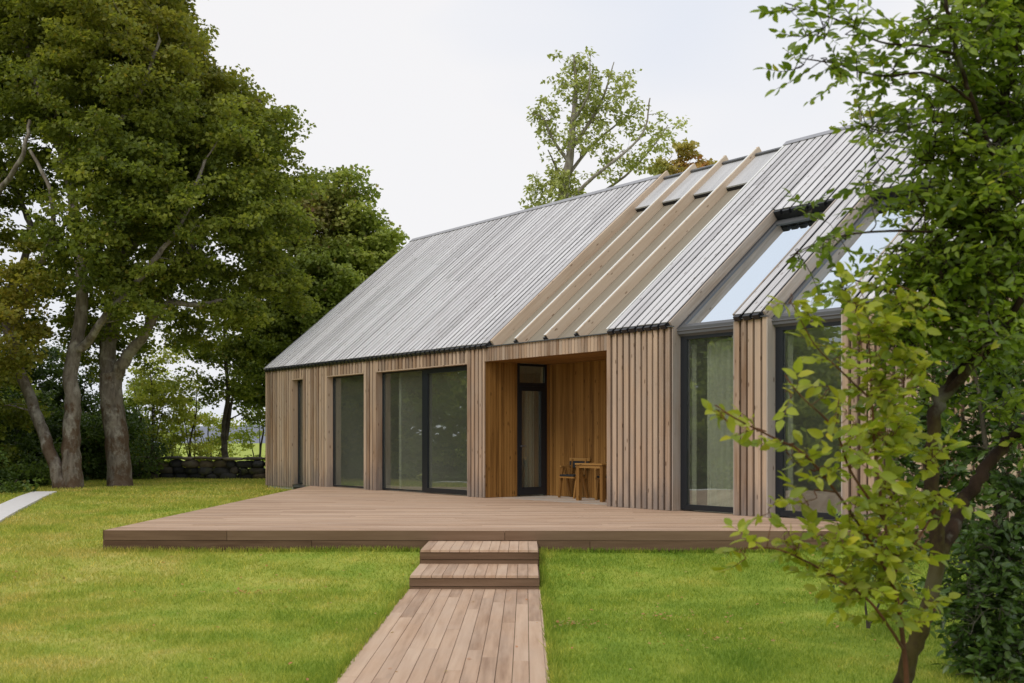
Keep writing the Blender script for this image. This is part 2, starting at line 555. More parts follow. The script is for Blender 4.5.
def grow_tree(name, loc, skel, blobs, leafmat, barkmat, label, cat='tree', group=None, tmpl=DIAMOND, leaf=0.13,
              per=110, crad=0.55, dens=7.0, flat=0.45, warm=lambda p: 0 * p[:, 0], trunk_name='trunk', limb=0.012,
              shell=0.5, twiggy=None, seed=1, up=0.75, wid=1.0, kside=10, bright=None, flare=0.2):
    """skel: list of (points, r0, r1) in world space; blobs: (x,y,z,r[,density factor]) in world space"""
    rg = np.random.default_rng(seed)
    root = empty(name, loc)
    tag(root, label, cat, group)
    loc = np.array(loc, float)
    wood_, leaves = Geo(), Geo()
    nodes, nrad = [], []
    for pts, r0, r1 in skel:
        c = catmull(pts, 6)
        c[1:-1] += rg.normal(0, min(0.014, r1 * 0.3), c[1:-1].shape)
        t = np.linspace(0, 1, len(c))
        r = r0 + (r1 - r0) * t ** 0.8
        if np.allclose(pts[0], skel[0][0][0]):
            r = r * (1 + flare * np.exp(-t * 22))
        wood_.tube(c - loc, r, kside)
        nodes += list(c[2:])
        nrad += list(r[2:])
    cl = []
    for b in blobs:
        x, y, z, R = b[:4]
        k = b[4] if len(b) > 4 else 1.0
        n = max(1, int(dens * k * R * R / (crad * crad) * 0.3))
        u = unit(rg.normal(size=(n, 3)))
        rr = R * rg.random(n) ** shell
        c = np.array([x, y, z]) + u * rr[:, None] * np.array([1, 1, 0.85])
        cl.append(c)
    cl = np.concatenate(cl)
    nd = np.array(nodes)
    d0 = np.array([np.min(np.linalg.norm(nd - c, axis=1)) for c in cl])
    cl = cl[np.argsort(d0)]
    NN = np.zeros((len(nodes) + len(cl) * 5 + 5, 3))
    NR = np.zeros(len(NN))
    NN[:len(nodes)] = nd
    NR[:len(nodes)] = nrad
    cnt = len(nodes)
    for c in cl:
        dv = c - NN[:cnt]
        dist = np.linalg.norm(dv, axis=1)
        cost = dist * (1 + 0.8 * np.maximum(0, -dv[:, 2]) / (dist + 1e-6))
        i = int(np.argmin(cost))
        p, L = NN[i].copy(), dist[i]
        m1 = p + (c - p) * 0.35 + rg.normal(0, 0.09 * L + 0.01, 3) + np.array([0, 0, 0.12 * L])
        m2 = p + (c - p) * 0.7 + rg.normal(0, 0.07 * L + 0.01, 3) + np.array([0, 0, 0.08 * L])
        br = catmull([p, m1, m2, c], 3)
        rs = min(NR[i] * 0.7, limb * (1 + 1.6 * L))
        rr = np.linspace(rs, limb * 0.35, len(br))
        wood_.tube(br - loc, rr, 5)
        for q, s in zip(br[3::3], rr[3::3]):
            if cnt < len(NN):
                NN[cnt], NR[cnt] = q, s
                cnt += 1
    # leaves
    for c in cl:
        tone = float(np.clip(rg.normal(0.5, 0.17), 0.05, 0.95))
        cr = crad * rg.uniform(0.7, 1.3)
        if twiggy is None:
            n = int(per * rg.uniform(0.7, 1.3))
            u = unit(rg.normal(size=(n, 3)))
            tilt = rg.normal(0, 0.25, 2)
            q = u * (rg.random(n) ** 0.5)[:, None] * cr
            q[:, 2] = q[:, 2] * flat + q[:, 0] * tilt[0] + q[:, 1] * tilt[1]
            pos = c + q
            d = unit(np.stack([q[:, 0], q[:, 1], 0 * q[:, 0] - cr * 0.2], -1) + rg.normal(0, 0.5 * cr, (n, 3)))
            nr = unit(rg.normal(0, 0.55, (n, 3)) + np.array([0, 0, up]))
        else:
            P_, D_, N_ = [], [], []
            nt_, ln, per_t = twiggy
            for _ in range(nt_):
                a = unit(rg.normal(size=3) * np.array([1, 1, 0.55]) + np.array([0, 0, 0.15]))
                s0 = c + rg.normal(0, cr * 0.25, 3)
                e = s0 + a * ln * rg.uniform(0.6, 1.2)
                mid = (s0 + e) / 2 + rg.normal(0, ln * 0.06, 3)
                br = catmull([s0, mid, e + np.array([0, 0, -0.05 * ln])], 4)
                wood_.tube(br - loc, np.linspace(limb * 0.45, limb * 0.18, len(br)), 4)
                wood_.tube(np.array([c, (c + s0) / 2, s0]) - loc, [limb * 0.45] * 3, 4)
                ts = np.linspace(0.15, 1.0, per_t)
                ii = ts * (len(br) - 1)
                i0 = np.minimum(ii.astype(int), len(br) - 2)
                f = (ii - i0)[:, None]
                pp = br[i0] * (1 - f) + br[i0 + 1] * f
                side = unit(np.cross(a, np.array([0, 0, 1.0]) + rg.normal(0, 0.3, 3)))
                sg = np.where(np.arange(per_t) % 2 == 0, 1.0, -1.0)[:, None]
                dd = a * 0.6 + side * sg * 0.9 + rg.normal(0, 0.28, (per_t, 3)) + np.array([0, 0, -0.1])
                dd[-1] = a
                P_.append(pp); D_.append(dd)
                N_.append(unit(rg.normal(0, 0.55, (per_t, 3)) + np.array([0, -0.35, up])))
            pos, d, nr = np.concatenate(P_), np.concatenate(D_), np.concatenate(N_)
            n = len(pos)
        rnd = np.clip(tone + rg.normal(0, 0.16, n), 0, 1)
        if bright is not None:
            rnd = np.clip(rnd + bright(pos), 0, 1)
        wm = np.clip(warm(pos) * rg.uniform(0.3, 1.3, n) + np.where(rg.random(n) < 0.02, 0.5, 0), 0, 1)
        sz = leaf * rg.uniform(0.65, 1.25, n)
        put_leaves(leaves, tmpl, pos - loc, d, nr, sz, rnd, wm, wid)
    wood_.build(trunk_name, barkmat, root)
    leaves.build('crown', leafmat, root, smooth=tmpl is not DIAMOND)
    return root


# ------------------------------------------------------------------ world and light
w = bpy.data.worlds.new('World')
scene.world = w
w.use_nodes = True
nt = w.node_tree
nt.nodes.clear()
wo = nt.nodes.new('ShaderNodeOutputWorld')
bg = nt.nodes.new('ShaderNodeBackground')
sky = nt.nodes.new('ShaderNodeTexSky')
sky.sky_type = 'NISHITA'
sky.sun_disc = False
SUN_EL, SUN_AZ = math.radians(48), math.radians(215)     # azimuth clockwise from +Y
sky.sun_elevation = SUN_EL
sky.sun_rotation = SUN_AZ
sky.air_density = 1.0
sky.dust_density = 3.0
tc = nt.nodes.new('ShaderNodeTexCoord')
cl = noise(nt, vscale(nt, tc.outputs['Generated'], (1.2, 1.2, 3.0)), 1.3, 3, 0.5)
cloud = ramp(nt, [(0.38, (7.5, 8.1, 9.3)), (0.62, (9.6, 9.5, 9.6))], cl)
skc = mix(nt, sky.outputs[0], cloud, 0.94)
nt.links.new(skc, bg.inputs[0])
bg.inputs[1].default_value = 0.10
nt.links.new(bg.outputs[0], wo.inputs[0])

sun = bpy.data.lights.new('sun', 'SUN')
sun.energy = 1.4
sun.angle = math.radians(25)
sun.color = (1.0, 0.93, 0.82)
so = bpy.data.objects.new('sun', sun)
link(so)
sd = Vector((math.sin(SUN_AZ) * math.cos(SUN_EL), math.cos(SUN_AZ) * math.cos(SUN_EL), math.sin(SUN_EL)))
so.rotation_euler = sd.to_track_quat('Z', 'Y').to_euler()

scene.view_settings.view_transform = 'Standard'
scene.view_settings.look = 'None'
scene.view_settings.exposure = 0.0
scene.view_settings.gamma = 1.0

cam = bpy.data.cameras.new('camera')
cam.sensor_width = 36
cam.lens = FPX / 1024 * 36
cam.shift_y = (HY - 341.5) / 1024
cam.clip_end = 3000
cam.dof.use_dof = True
cam.dof.focus_distance = 21
cam.dof.aperture_fstop = 3.6
co = bpy.data.objects.new('camera', cam)
co.location = (0, 0, CAMZ)
co.rotation_euler = (math.radians(90), 0, 0)
link(co)
scene.camera = co


# ------------------------------------------------------------------ ground
def lawn_z(x, y):
    x, y = np.asarray(x, float), np.asarray(y, float)
    z = np.interp(y, [-10, 12.8, 15.3, 24, 33, 60], [0.0, 0.0, 0.20, 0.30, 0.335, 0.33])
    z = z + 0.012 * np.sin(x * 1.1 + 0.6 * y) * np.sin(y * 0.9) * np.clip((np.abs(x + 0.4) - 0.9) * 2, 0, 1) * (y < 60)
    z = z - 0.07 * ((np.abs(x + 0.42 - 0.0115 * (y - 12.8)) < 0.66) & (y < 13.9))
    # ground falls away into the undergrowth left of the footpath
    edge = np.interp(y, [0, 16, 24, 30, 36], [-5.8, -8.1, -10.4, -12.6, -16])
    z = z - 0.5 * np.clip((edge - 0.3 - x) / 3.0, 0, 1) * (y < 38)
    return z


def sheet(name, xs, ys, zf, mat):
    X, Y = np.meshgrid(xs, ys)
    Z = zf(X, Y)
    g = Geo()
    idx = np.arange(X.size).reshape(X.shape)
    q = np.stack([idx[:-1, :-1], idx[:-1, 1:], idx[1:, 1:], idx[1:, :-1]], -1).reshape(-1, 4)
    g.add(np.stack([X, Y, Z], -1).reshape(-1, 3), [q])
    o = g.build(name, mat)
    return tag(o, kind='structure')


gx = np.concatenate([np.linspace(-900, -60, 15), np.arange(-50, 50.1, 0.5), np.linspace(60, 900, 15)])
gy = np.concatenate([np.linspace(-200, -20, 8), np.arange(-15, 60.1, 0.5), np.linspace(70, 1500, 30)])
sheet('ground', gx, gy, lawn_z, M['lawn'])
sheet('field', np.linspace(-400, 400, 30), np.linspace(42, 900, 40), lambda x, y: 0.36 + 0 * x, M['field'])
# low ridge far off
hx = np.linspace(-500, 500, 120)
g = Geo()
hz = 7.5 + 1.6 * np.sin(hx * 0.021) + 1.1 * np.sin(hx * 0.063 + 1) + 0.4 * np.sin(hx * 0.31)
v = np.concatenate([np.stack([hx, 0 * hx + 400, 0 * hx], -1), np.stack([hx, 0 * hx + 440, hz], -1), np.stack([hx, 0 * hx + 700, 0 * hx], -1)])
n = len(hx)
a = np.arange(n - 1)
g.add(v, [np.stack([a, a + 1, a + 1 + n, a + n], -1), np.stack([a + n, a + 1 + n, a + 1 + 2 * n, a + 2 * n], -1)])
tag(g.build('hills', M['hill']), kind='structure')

# footpath of pale slabs at the far left, bending behind the lawn
fp = catmull([(-6.7, 12.5, 0), (-7.95, 16.7, 0), (-8.87, 19.8, 0), (-10.02, 23.8, 0), (-11.6, 29.3, 0)], 10)
tg = unit(np.gradient(fp, axis=0))
sd_ = np.stack([-tg[:, 1], tg[:, 0], 0 * tg[:, 0]], -1)
tt = np.linspace(0, 1, len(fp))
hw = np.full((len(fp), 1), 0.28)
L_, R_ = fp + sd_ * hw, fp - sd_ * hw
g = Geo()
zt = np.array([lawn_z(p[0], p[1]) for p in fp])
L1, R1 = L_.copy(), R_.copy()
L1[:, 2] = zt + 0.045; R1[:, 2] = zt + 0.045
L2, R2 = L_.copy(), R_.copy()
L2[:, 2] = zt - 0.3; R2[:, 2] = zt - 0.3
n = len(fp)
a = np.arange(n - 1)
g.add(np.concatenate([L1, R1, L2, R2]), [np.stack([a, a + n, a + n + 1, a + 1], -1), np.stack([a + n, a + 3 * n, a + 3 * n + 1, a + n + 1], -1), np.stack([a, a + 1, a + 2 * n + 1, a + 2 * n], -1)])
tag(g.build('footpath', M['concrete'], smooth=False), kind='structure')

# ------------------------------------------------------------------ deck, steps, walkway (turned 0.66 degrees)
DROT = -0.0115
c_, s_ = math.cos(DROT), math.sin(DROT)


def to_deck(x, y):      # world -> deck-local
    return (x * c_ + y * s_, -x * s_ + y * c_)


def from_deck(x, y):
    return (x * c_ - y * s_, x * s_ + y * c_)


HOUSE = (-6.71, 32.1)
DV = np.array([0.5934, -0.8049])
NV = np.array([0.8049, 0.5934])


def facade_x(ydeck):
    """deck-local x where the facade crosses the deck-local line y"""
    a = to_deck(*HOUSE)
    b = to_deck(HOUSE[0] + DV[0] * 30, HOUSE[1] + DV[1] * 30)
    t = (ydeck - a[1]) / (b[1] - a[1])
    return a[0] + (b[0] - a[0]) * t


deck = empty('wooden_deck', (0, 0, DECKZ), DROT)
tag(deck, 'low brown wooden terrace along the front of the timber house', 'terrace')
D0 = to_deck(-5.29, 15.33)
DX0, DY0 = D0
bw, gap = 0.118, 0.006
pk = Planks()
y = DY0
i = 0
while y < 30.4:
    x0 = DX0
    x1 = facade_x(y) + 1.9 if y > 16 else facade_x(y) + 1.0
    x = x0
    off = random.uniform(0.8, 3.6)
    while x < x1:
        e = min(x1, x + off)
        pk.box(x, e - 0.004, y, y + bw, -0.028, random.uniform(-0.0015, 0.0005), 'x')
        x = e
        off = 3.6 + random.uniform(-0.2, 0.2)
    y += bw + gap
    i += 1
pk.build('deck_boards', M['deck'], deck)
pk = Planks()
pk.box(DX0 + 0.03, 14, DY0 + 0.03, 30.3, -0.6, -0.04, 'x')
pk.build('substructure', M['clad_dark'], deck)
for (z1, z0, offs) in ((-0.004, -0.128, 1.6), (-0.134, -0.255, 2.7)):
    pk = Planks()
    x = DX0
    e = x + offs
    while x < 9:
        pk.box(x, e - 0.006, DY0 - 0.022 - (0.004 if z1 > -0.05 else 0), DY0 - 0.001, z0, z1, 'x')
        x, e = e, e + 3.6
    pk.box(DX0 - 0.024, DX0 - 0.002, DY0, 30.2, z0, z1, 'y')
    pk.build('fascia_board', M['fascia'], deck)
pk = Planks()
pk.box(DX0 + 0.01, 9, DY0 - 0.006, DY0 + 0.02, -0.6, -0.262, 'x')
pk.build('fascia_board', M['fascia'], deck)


def board_platform(name, label, cat, x0, x1, y0, y1, zt, zb, nb, fasc, grp=None, cross=None):
    o = empty(name, (*from_deck(x0, y0), zt), DROT)
    tag(o, label, cat, grp)
    W = x1 - x0
    b = W / nb
    pk = Planks()
    for k in range(nb):
        if cross:
            y = 0.0
            st = random.uniform(0.9, 3.2)
            while y < y1 - y0:
                e = min(y1 - y0, y + st)
                pk.box(k * b, (k + 1) * b - 0.005, y, e - 0.003, -0.028, random.uniform(-0.002, 0.0), 'y')
                y = e
                st = 3.0
        else:
            pk.box(k * b, (k + 1) * b - 0.005, 0, y1 - y0, -0.028, random.uniform(-0.001, 0.0), 'y')
    pk.build('tread_boards', M['deck'], o)
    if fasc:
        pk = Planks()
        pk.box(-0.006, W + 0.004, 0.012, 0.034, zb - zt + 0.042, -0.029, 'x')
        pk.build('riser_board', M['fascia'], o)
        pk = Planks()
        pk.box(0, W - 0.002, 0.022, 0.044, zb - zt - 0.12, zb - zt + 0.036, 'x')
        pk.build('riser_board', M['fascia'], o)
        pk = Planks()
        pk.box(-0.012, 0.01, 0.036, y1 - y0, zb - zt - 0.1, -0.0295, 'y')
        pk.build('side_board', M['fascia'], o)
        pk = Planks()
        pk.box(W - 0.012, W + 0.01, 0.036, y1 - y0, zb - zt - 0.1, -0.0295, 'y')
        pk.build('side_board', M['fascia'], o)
    else:
        pk = Planks()
        pk.box(-0.022, -0.003, 0, y1 - y0, -0.12, -0.006, 'y')
        pk.box(W - 0.002, W + 0.016, 0, y1 - y0, -0.12, -0.004, 'y')
        pk.build('edge_board', M['deck'], o)
    return o


a0 = to_deck(-1.087, 14.02)
b0 = to_deck(0.312, 14.02)
board_platform('wooden_step', 'upper wide wooden step right below the terrace edge', 'step', a0[0], b0[0], a0[1], DY0 - 0.03, CAMZ - 1.311, CAMZ - 1.467, 12, True, 'wooden steps up to the terrace')
a0 = to_deck(-1.108, 12.84)
b0 = to_deck(0.293, 12.84)
board_platform('wooden_step', 'lower wide wooden step at the end of the plank walkway', 'step', a0[0], b0[0], a0[1], a0[1] + 1.21, CAMZ - 1.478, 0.0, 12, True, 'wooden steps up to the terrace')
board_platform('plank_walkway', 'straight walkway of weathered planks leading over the lawn to the steps', 'walkway', a0[0] - 0.01, b0[0], -3.0, a0[1] + 0.02, 0.012, -0.1, 12, False, cross=True)

# ------------------------------------------------------------------ house (local x along the facade, y inwards, z up from the deck)
RZ = math.atan2(DV[1], DV[0])
house = empty('timber_house', (HOUSE[0], HOUSE[1], DECKZ), RZ)
tag(house, 'long timber clad house with silver board roof and tall windows behind the terrace', 'house')


def S(px):
    k = (px - CX) / FPX
    return (k * HOUSE[1] - HOUSE[0]) / (DV[0] - k * DV[1])


def SR(px, rr):
    """like S, for a plane set back rr behind the facade"""
    k = (px - CX) / FPX
    return (k * (HOUSE[1] + NV[1] * rr) - (HOUSE[0] + NV[0] * rr)) / (DV[0] - k * DV[1])


ZE = 3.03
TAN = 0.839
RC = 4.765
SEND = 25.5
REC = 0.165
ca, sa = math.cos(math.atan(TAN)), math.sin(math.atan(TAN))
UU = np.array([0, ca, sa])
WW = np.array([0, -sa, ca])
sA0, sA1 = S(291.7), S(303)
sB0, sB1 = S(326.5), S(364)
sC0, sC1 = S(375.5), S(467.5)
sP0, sP1 = S(484), S(606.6)
sD0, sD1 = S(672), S(734)
sE0, sE1 = S(766.5), S(842)
ZO = 2.745


def clad(name, s0, s1, z0, z1, pitch=0.15, r0=0.0, narrow=False, label=None):
    """board and batten cladding of one wall piece"""
    pk = Planks()
    x = s0
    first = True
    while x < s1 - 0.02:
        wbd = pitch * random.uniform(0.56, 0.74)
        gp = pitch * random.uniform(0.27, 0.38)
        if narrow:
            wbd, gp = pitch * random.uniform(0.78, 0.84), pitch * 0.13
        e = min(s1, x + wbd)
        if s1 - e < pitch * 0.4:
            e = s1
        pk.box(x, e, r0 + random.uniform(0, 0.006), r0 + 0.045, z0 - (random.uniform(0, 0.008) if z0 < 0.1 else 0), z1, 'z')
        x = e + gp
    o = pk.build(name, M['clad'], house, bevel=0.0035)
    b = Planks()
    b.box(s0 + 0.004, s1 - 0.004, r0 + 0.036, r0 + 0.05, z0 + 0.01, z1 - 0.002, 'z')
    b.build('underlay', M['clad_dark'], o)
    if label: o['label'] = label
    return o


ZB = 0.004
clad('wall_cladding', 0, sA0, -0.06, ZE)
clad('wall_cladding', sA1, sB0, ZB, ZE)
clad('wall_cladding', sB1, sC0, ZB, ZE, 0.14)
clad('wall_cladding', sC1, sP0, ZB, ZE, 0.14)
clad('wall_cladding', sP1, sD0, ZB, ZE, 0.157)
clad('wall_cladding', sD1, sE0, ZB, ZE, 0.152)
clad('wall_cladding', sE1, SEND, ZB, ZE, 0.155)
for a_, b_ in ((sA0, sA1), (sB0, sB1), (sC0, sC1)):
    clad('lintel_cladding', a_ + 0.002, b_ - 0.002, ZO, ZE)
clad('lintel_cladding', sP0 + 0.002, sP1 - 0.002, ZO, ZE, 0.095, narrow=True)
# header above narrow opening, far base strip of dark plinth
pk = Planks()
pk.box(0.05, 2.4, 0.06, 0.2, -0.3, -0.065, 'x')
pk.build('plinth', M['black'], house)

# structural walls behind the cladding (solid between openings)
pk = Planks()
for a_, b_ in ((0.02, sA0), (sA1, sB0), (sB1, sC0), (sC1, sP0), (sP1, sD0), (sD1, sE0), (sE1, SEND)):
    pk.box(a_ + 0.03, b_ - 0.03, 0.052, 0.3, -0.25, ZE - 0.25, 'z')
pk.box(0.02, sD0 - 0.03, 0.052, 0.3, ZO + 0.03, ZE - 0.16, 'x')
pk.build('wall', M['wallin'], house)


def reveals(s0, s1, top, mat=M['clad'], depth=REC, head=True):
    pk = Planks()
    pk.box(s0 - 0.004, s0 + 0.018, 0.002, depth + 0.06, ZB, top, 'z')
    pk.box(s1 - 0.018, s1 + 0.004, 0.002, depth + 0.06, ZB, top, 'z')
    if head:
        pk.box(s0 + 0.02, s1 - 0.02, 0.002, depth + 0.06, top - 0.018, top + 0.002, 'x')
    o = pk.build('window_reveal', mat, house)
    return o


def window(s0, s1, z0, z1, parts, fr=0.055, rec=REC, name='window', extra=0.0):
    """frame mesh + panes; parts: inner vertical bars (s position, width)"""
    pk = Planks()
    d0, d1 = rec, rec + 0.08
    pk.box(s0, s0 + fr, d0, d1, z0, z1, 'z')
    pk.box(s1 - fr, s1, d0, d1, z0, z1, 'z')
    pk.box(s0 + fr, s1 - fr, d0 + 0.001, d1, z1 - fr, z1, 'x')
    pk.box(s0 + fr, s1 - fr, d0 + 0.001, d1, z0, z0 + fr, 'x')
    for b_, w_ in parts:
        pk.box(b_, b_ + w_, d0 - 0.002, d1, z0 + fr, z1 - fr, 'z')
    o = pk.build(name, M['frame'], house, bevel=0.003)
    edges = [s0 + fr] + [e for b_, w_ in parts for e in (b_, b_ + w_)] + [s1 - fr]
    for k in range(0, len(edges), 2):
        if edges[k + 1] - edges[k] < 0.1: continue
        g_ = Planks()
        g_.box(edges[k] + 0.001, edges[k + 1] - 0.001, d0 + 0.03, d0 + 0.036, z0 + fr, z1 - fr, 'z')
        g_.build('pane', M['glass'], o)
    return o


W1 = window(sA0 + 0.02, sA1 - 0.02, 0.02, ZO - 0.02, [], 0.032)
reveals(sA0, sA1, ZO)
W2 = window(sB0 + 0.02, sB1 - 0.02, 0.02, ZO - 0.02, [], 0.032)
reveals(sB0, sB1, ZO)
mc = SR(421.5, 0.15)
W3 = window(sC0 + 0.02, sC1 - 0.02, 0.02, ZO - 0.02, [(mc, 0.10)], 0.032)
# sliding sash frame, set proud of the fixed half
pk = Planks()
x0, x1 = mc + 0.10, sC1 - 0.03
for a_ in ((x0, x0 + 0.16, 0.03, ZO - 0.04, 'z'), (x1 - 0.08, x1, 0.03, ZO - 0.04, 'z')):
    pk.box(a_[0], a_[1], REC - 0.03, REC + 0.02, a_[2], a_[3], a_[4])
pk.box(x0 + 0.16, x1 - 0.08, REC - 0.03, REC + 0.02, ZO - 0.13, ZO - 0.04, 'x')
pk.box(x0 + 0.16, x1 - 0.08, REC - 0.03, REC + 0.02, 0.03, 0.12, 'x')
pk.build('sliding_sash', M['frame'], W3)
reveals(sC0, sC1, ZO)
ZW = ZE + 0.839 * REC - 0.26
W4 = window(sD0 + 0.03, sD1 - 0.02, 0.02, ZW, [(sD0 + 0.122, 0.05)], 0.09)
W5 = window(sE0 + 0.03, sE1 - 0.02, 0.02, ZW, [(sE0 + 0.122, 0.05)], 0.09)
for a_, b_ in ((sD0, sD1), (sE0, sE1)):
    reveals(a_, b_, ZE - 0.03, mat=M['cheek'], head=False)

# --- porch
PD = 1.69
dA, dB = 0.84, 1.60
pk = Planks()


def lining(pk, along, c0, c1, fixed, z0, z1, face):
    x = c0
    while x < c1 - 0.005:
        wd = 0.068
        e = min(c1, x + wd)
        if along == 'x':
            pk.box(x, e - 0.006, fixed, fixed + 0.02, z0, z1, 'z')
        else:
            if face > 0:
                pk.box(fixed, fixed + 0.02, x, e - 0.006, z0, z1, 'z')
            else:
                pk.box(fixed - 0.02, fixed, x, e - 0.006, z0, z1, 'z')
        x += wd


lining(pk, 'y', 0.03, dA, sP0, ZB, ZO, -1)
lining(pk, 'y', dB, PD, sP0, ZB, ZO, -1)
lining(pk, 'x', sP0, sP1, PD, ZB, ZO, 1)
lining(pk, 'y', 0.03, PD, sP1, ZB, ZO, 1)
x = 0.03
while x < PD:
    pk.box(sP0, sP1, x, min(PD, x + 0.09) - 0.004, ZO + 0.002, ZO + 0.02, 'x')
    x += 0.09
pk.build('porch_lining', M['porch'], house)
b = Planks()
b.box(sP0 - 0.2, sP0 - 0.022, 0.31, dA, -0.2, ZO + 0.1)
b.box(sP0 - 0.2, sP0 - 0.022, dB, PD + 0.2, -0.2, ZO + 0.1)
b.box(sP0 - 0.02, sP1 + 0.022, PD + 0.022, PD + 0.2, -0.2, ZO + 0.1)
b.box(sP1 + 0.022, sP1 + 0.2, 0.31, PD + 0.2, -0.2, ZO + 0.1)
b.build('wall', M['wallin'], house)
# porch door on the left side wall
pk = Planks()
xs0, xs1 = sP0 - 0.06, sP0 + 0.012
ft = 0.05
pk.box(xs0, xs1, dA, dA + ft, 0.02, ZO)
pk.box(xs0, xs1, dB - ft, dB, 0.02, ZO)
pk.box(xs0, xs1 - 0.001, dA + ft, dB - ft, ZO - 0.05, ZO - 0.004, 'y')
pk.box(xs0, xs1 - 0.001, dA + ft, dB - ft, 2.28, 2.35, 'y')
door = pk.build('porch_door', M['frame'], house)
pk = Planks()
xl0, xl1 = sP0 - 0.05, sP0 + 0.02
pk.box(xl0, xl1, dA + ft, dA + ft + 0.05, 0.03, 2.275)
pk.box(xl0, xl1, dB - ft - 0.11, dB - ft, 0.03, 2.275)
pk.box(xl0, xl1 - 0.001, dA + 0.10, dB - ft - 0.11, 2.18, 2.275, 'y')
pk.box(xl0, xl1 - 0.001, dA + 0.10, dB - ft - 0.11, 0.03, 0.19, 'y')
pk.build('door_leaf', M['frame'], door)
for (y0_, y1_, z0_, z1_) in ((dA + ft, dB - ft, 2.35, ZO - 0.05), (dA + 0.10, dB - ft - 0.11, 0.19, 2.18)):
    pk = Planks()
    pk.box(sP0 - 0.03, sP0 - 0.024, y0_, y1_, z0_, z1_)
    pk.build('pane', M['glass'], door)
pk = Planks()
pk.box(xl1 + 0.03, xl1 + 0.045, dA + 0.06, dA + 0.09, 1.02, 1.06, 'y')
pk.box(xl1, xl1 + 0.03, dA + 0.065, dA + 0.085, 1.03, 1.05, 'x')
pk.box(xl1 + 0.03, xl1 + 0.045, dA + 0.06, dA + 0.18, 1.035, 1.055, 'y')
pk.build('door_handle', M['flash'], door)


# --- roof
def rp(s, r, h):
    """point on the roof: distance s, horizontal run r, height h perpendicular to the slope plane"""
    return np.array([s, 0, ZE]) + np.array([0, r, r * TAN]) + WW * h


def slope_box(pk, s0, s1, r0, r1, h0, h1, grain='u', rnd=None, cut=False):
    o = rp(s0, r0, h0)
    L = UU * ((r1 - r0) / ca)
    W = np.array([s1 - s0, 0, 0])
    T = WW * (h1 - h0)
    if grain == 'u':
        pk.add(o, L, W, T, rnd)
    else:
        pk.add(o, W, L, T, rnd)


def roof_boards(s0, s1, rfun, pitch=0.19):
    n = max(1, round((s1 - s0) / pitch))
    p = (s1 - s0) / n
    pk, bl = Planks(), Planks()
    for k in range(n):
        x0 = s0 + k * p
        r0 = rfun(x0 + p / 2)
        wd = p * random.uniform(0.68, 0.77)
        hh = random.uniform(-0.004, 0.004)
        r = r0 + 0.02
        top = RC - 0.03
        cuts = [r, top]
        jl = random.uniform(1.5, 3.8)
        if r + jl < top - 0.6: cuts = [r, r + jl, top]
        for c0, c1 in zip(cuts, cuts[1:]):
            slope_box(pk, x0 + 0.01, x0 + 0.01 + wd, c0, c1 - 0.004, 0.074 + hh, 0.088 + hh)
        # closure block below the board end
        slope_box(bl, x0 + 0.015, x0 + wd + 0.004, r0 - 0.036, r0 + 0.016, 0.0, 0.072 + random.uniform(0, 0.012))
    return pk, bl, p, n


def fzone(s):
    if sD0 < s < sD1 or sE0 < s < sE1:
        return 2.54
    return 0.0


sR0, sR1, sR2, sR3 = S(489.5), S(514.5), S(544), S(575)
sS1 = S(607.5)
roofA, closA, _, _ = roof_boards(0.05, sR0, lambda s: 0.0)
ra = roofA.build('roof_boards', M['roof'], house)
closA.build('eaves_closure', M['black'], ra)
for a_, b_ in ((sS1 + 0.06, sD0 - 0.04), (sD0 + 0.005, sD1 - 0.005), (sD1 + 0.04, sE0 - 0.04), (sE0 + 0.005, sE1 - 0.005), (sE1 + 0.04, SEND)):
    a, bq, _, _ = roof_boards(a_, b_, fzone)
    rb = a.build('roof_boards', M['roof'], house)
    bq.build('eaves_closure', M['black'], rb)


def sheet_part(s0, s1, r0):
    pk = Planks()
    slope_box(pk, s0, s1, r0 - 0.03, RC - 0.02, -0.08, 0.0)
    return pk


pk = Planks()
for a_, b_, r_ in ((0.03, sR0 + 0.01, 0.0), (sS1 + 0.03, sD0 - 0.02, 0), (sD0 - 0.018, sD1 + 0.018, 2.54), (sD1 + 0.02, sE0 - 0.02, 0), (sE0 - 0.018, sE1 + 0.018, 2.54), (sE1 + 0.02, SEND, 0)):
    slope_box(pk, a_, b_, r_ + (0.05 if r_ == 0 else -0.02), RC - 0.02, -0.085, 0.0)
    slope_box(pk, a_ + 0.002, b_ - 0.002, r_ + 0.022, r_ + 0.049, -0.0, 0.018, 'x')
pk.build('roof_sheet', M['black'], house)
# eaves flashing strip on top of the cladding
pk = Planks()
for a_, b_ in ((-0.02, sD0), (sD1, sE0), (sE1, SEND)):
    pk.box(a_, b_, -0.03, 0.05, ZE + 0.001, ZE + 0.018, 'x')
pk.build('eaves_flashing', M['flash'], house)
# verge boards along every cut edge of the board roof
for s0, s1, r1, m_ in ((-0.03, 0.03, RC, 'lightframe'), (sR0 + 0.012, sR0 + 0.07, RC + 0.12, 'rafter'), (sD0 - 0.04, sD0, 2.56, 'cheek'), (sE0 - 0.04, sE0, 2.56, 'cheek')):
    pk = Planks()
    slope_box(pk, s0, s1, 0.01 if m_ != 'rafter' else 0.06, r1, (-0.16 if m_ == 'rafter' else -0.085) if m_ != 'lightframe' else -0.1, 0.090 if m_ != 'rafter' else 0.094)
    o = pk.build('verge_board', M[m_], house, bevel=0.004)
for s0, s1, r1 in ((sS1, sS1 + 0.045, RC), (sD1, sD1 + 0.035, 2.54), (sE1, sE1 + 0.035, 2.54)):
    pk = Planks()
    slope_box(pk, s0, s1, 0.02, r1, -0.16, 0.092)
    pk.build('verge_flashing', M['rafter_top'] if s0 == sS1 else M['cheek'], house)
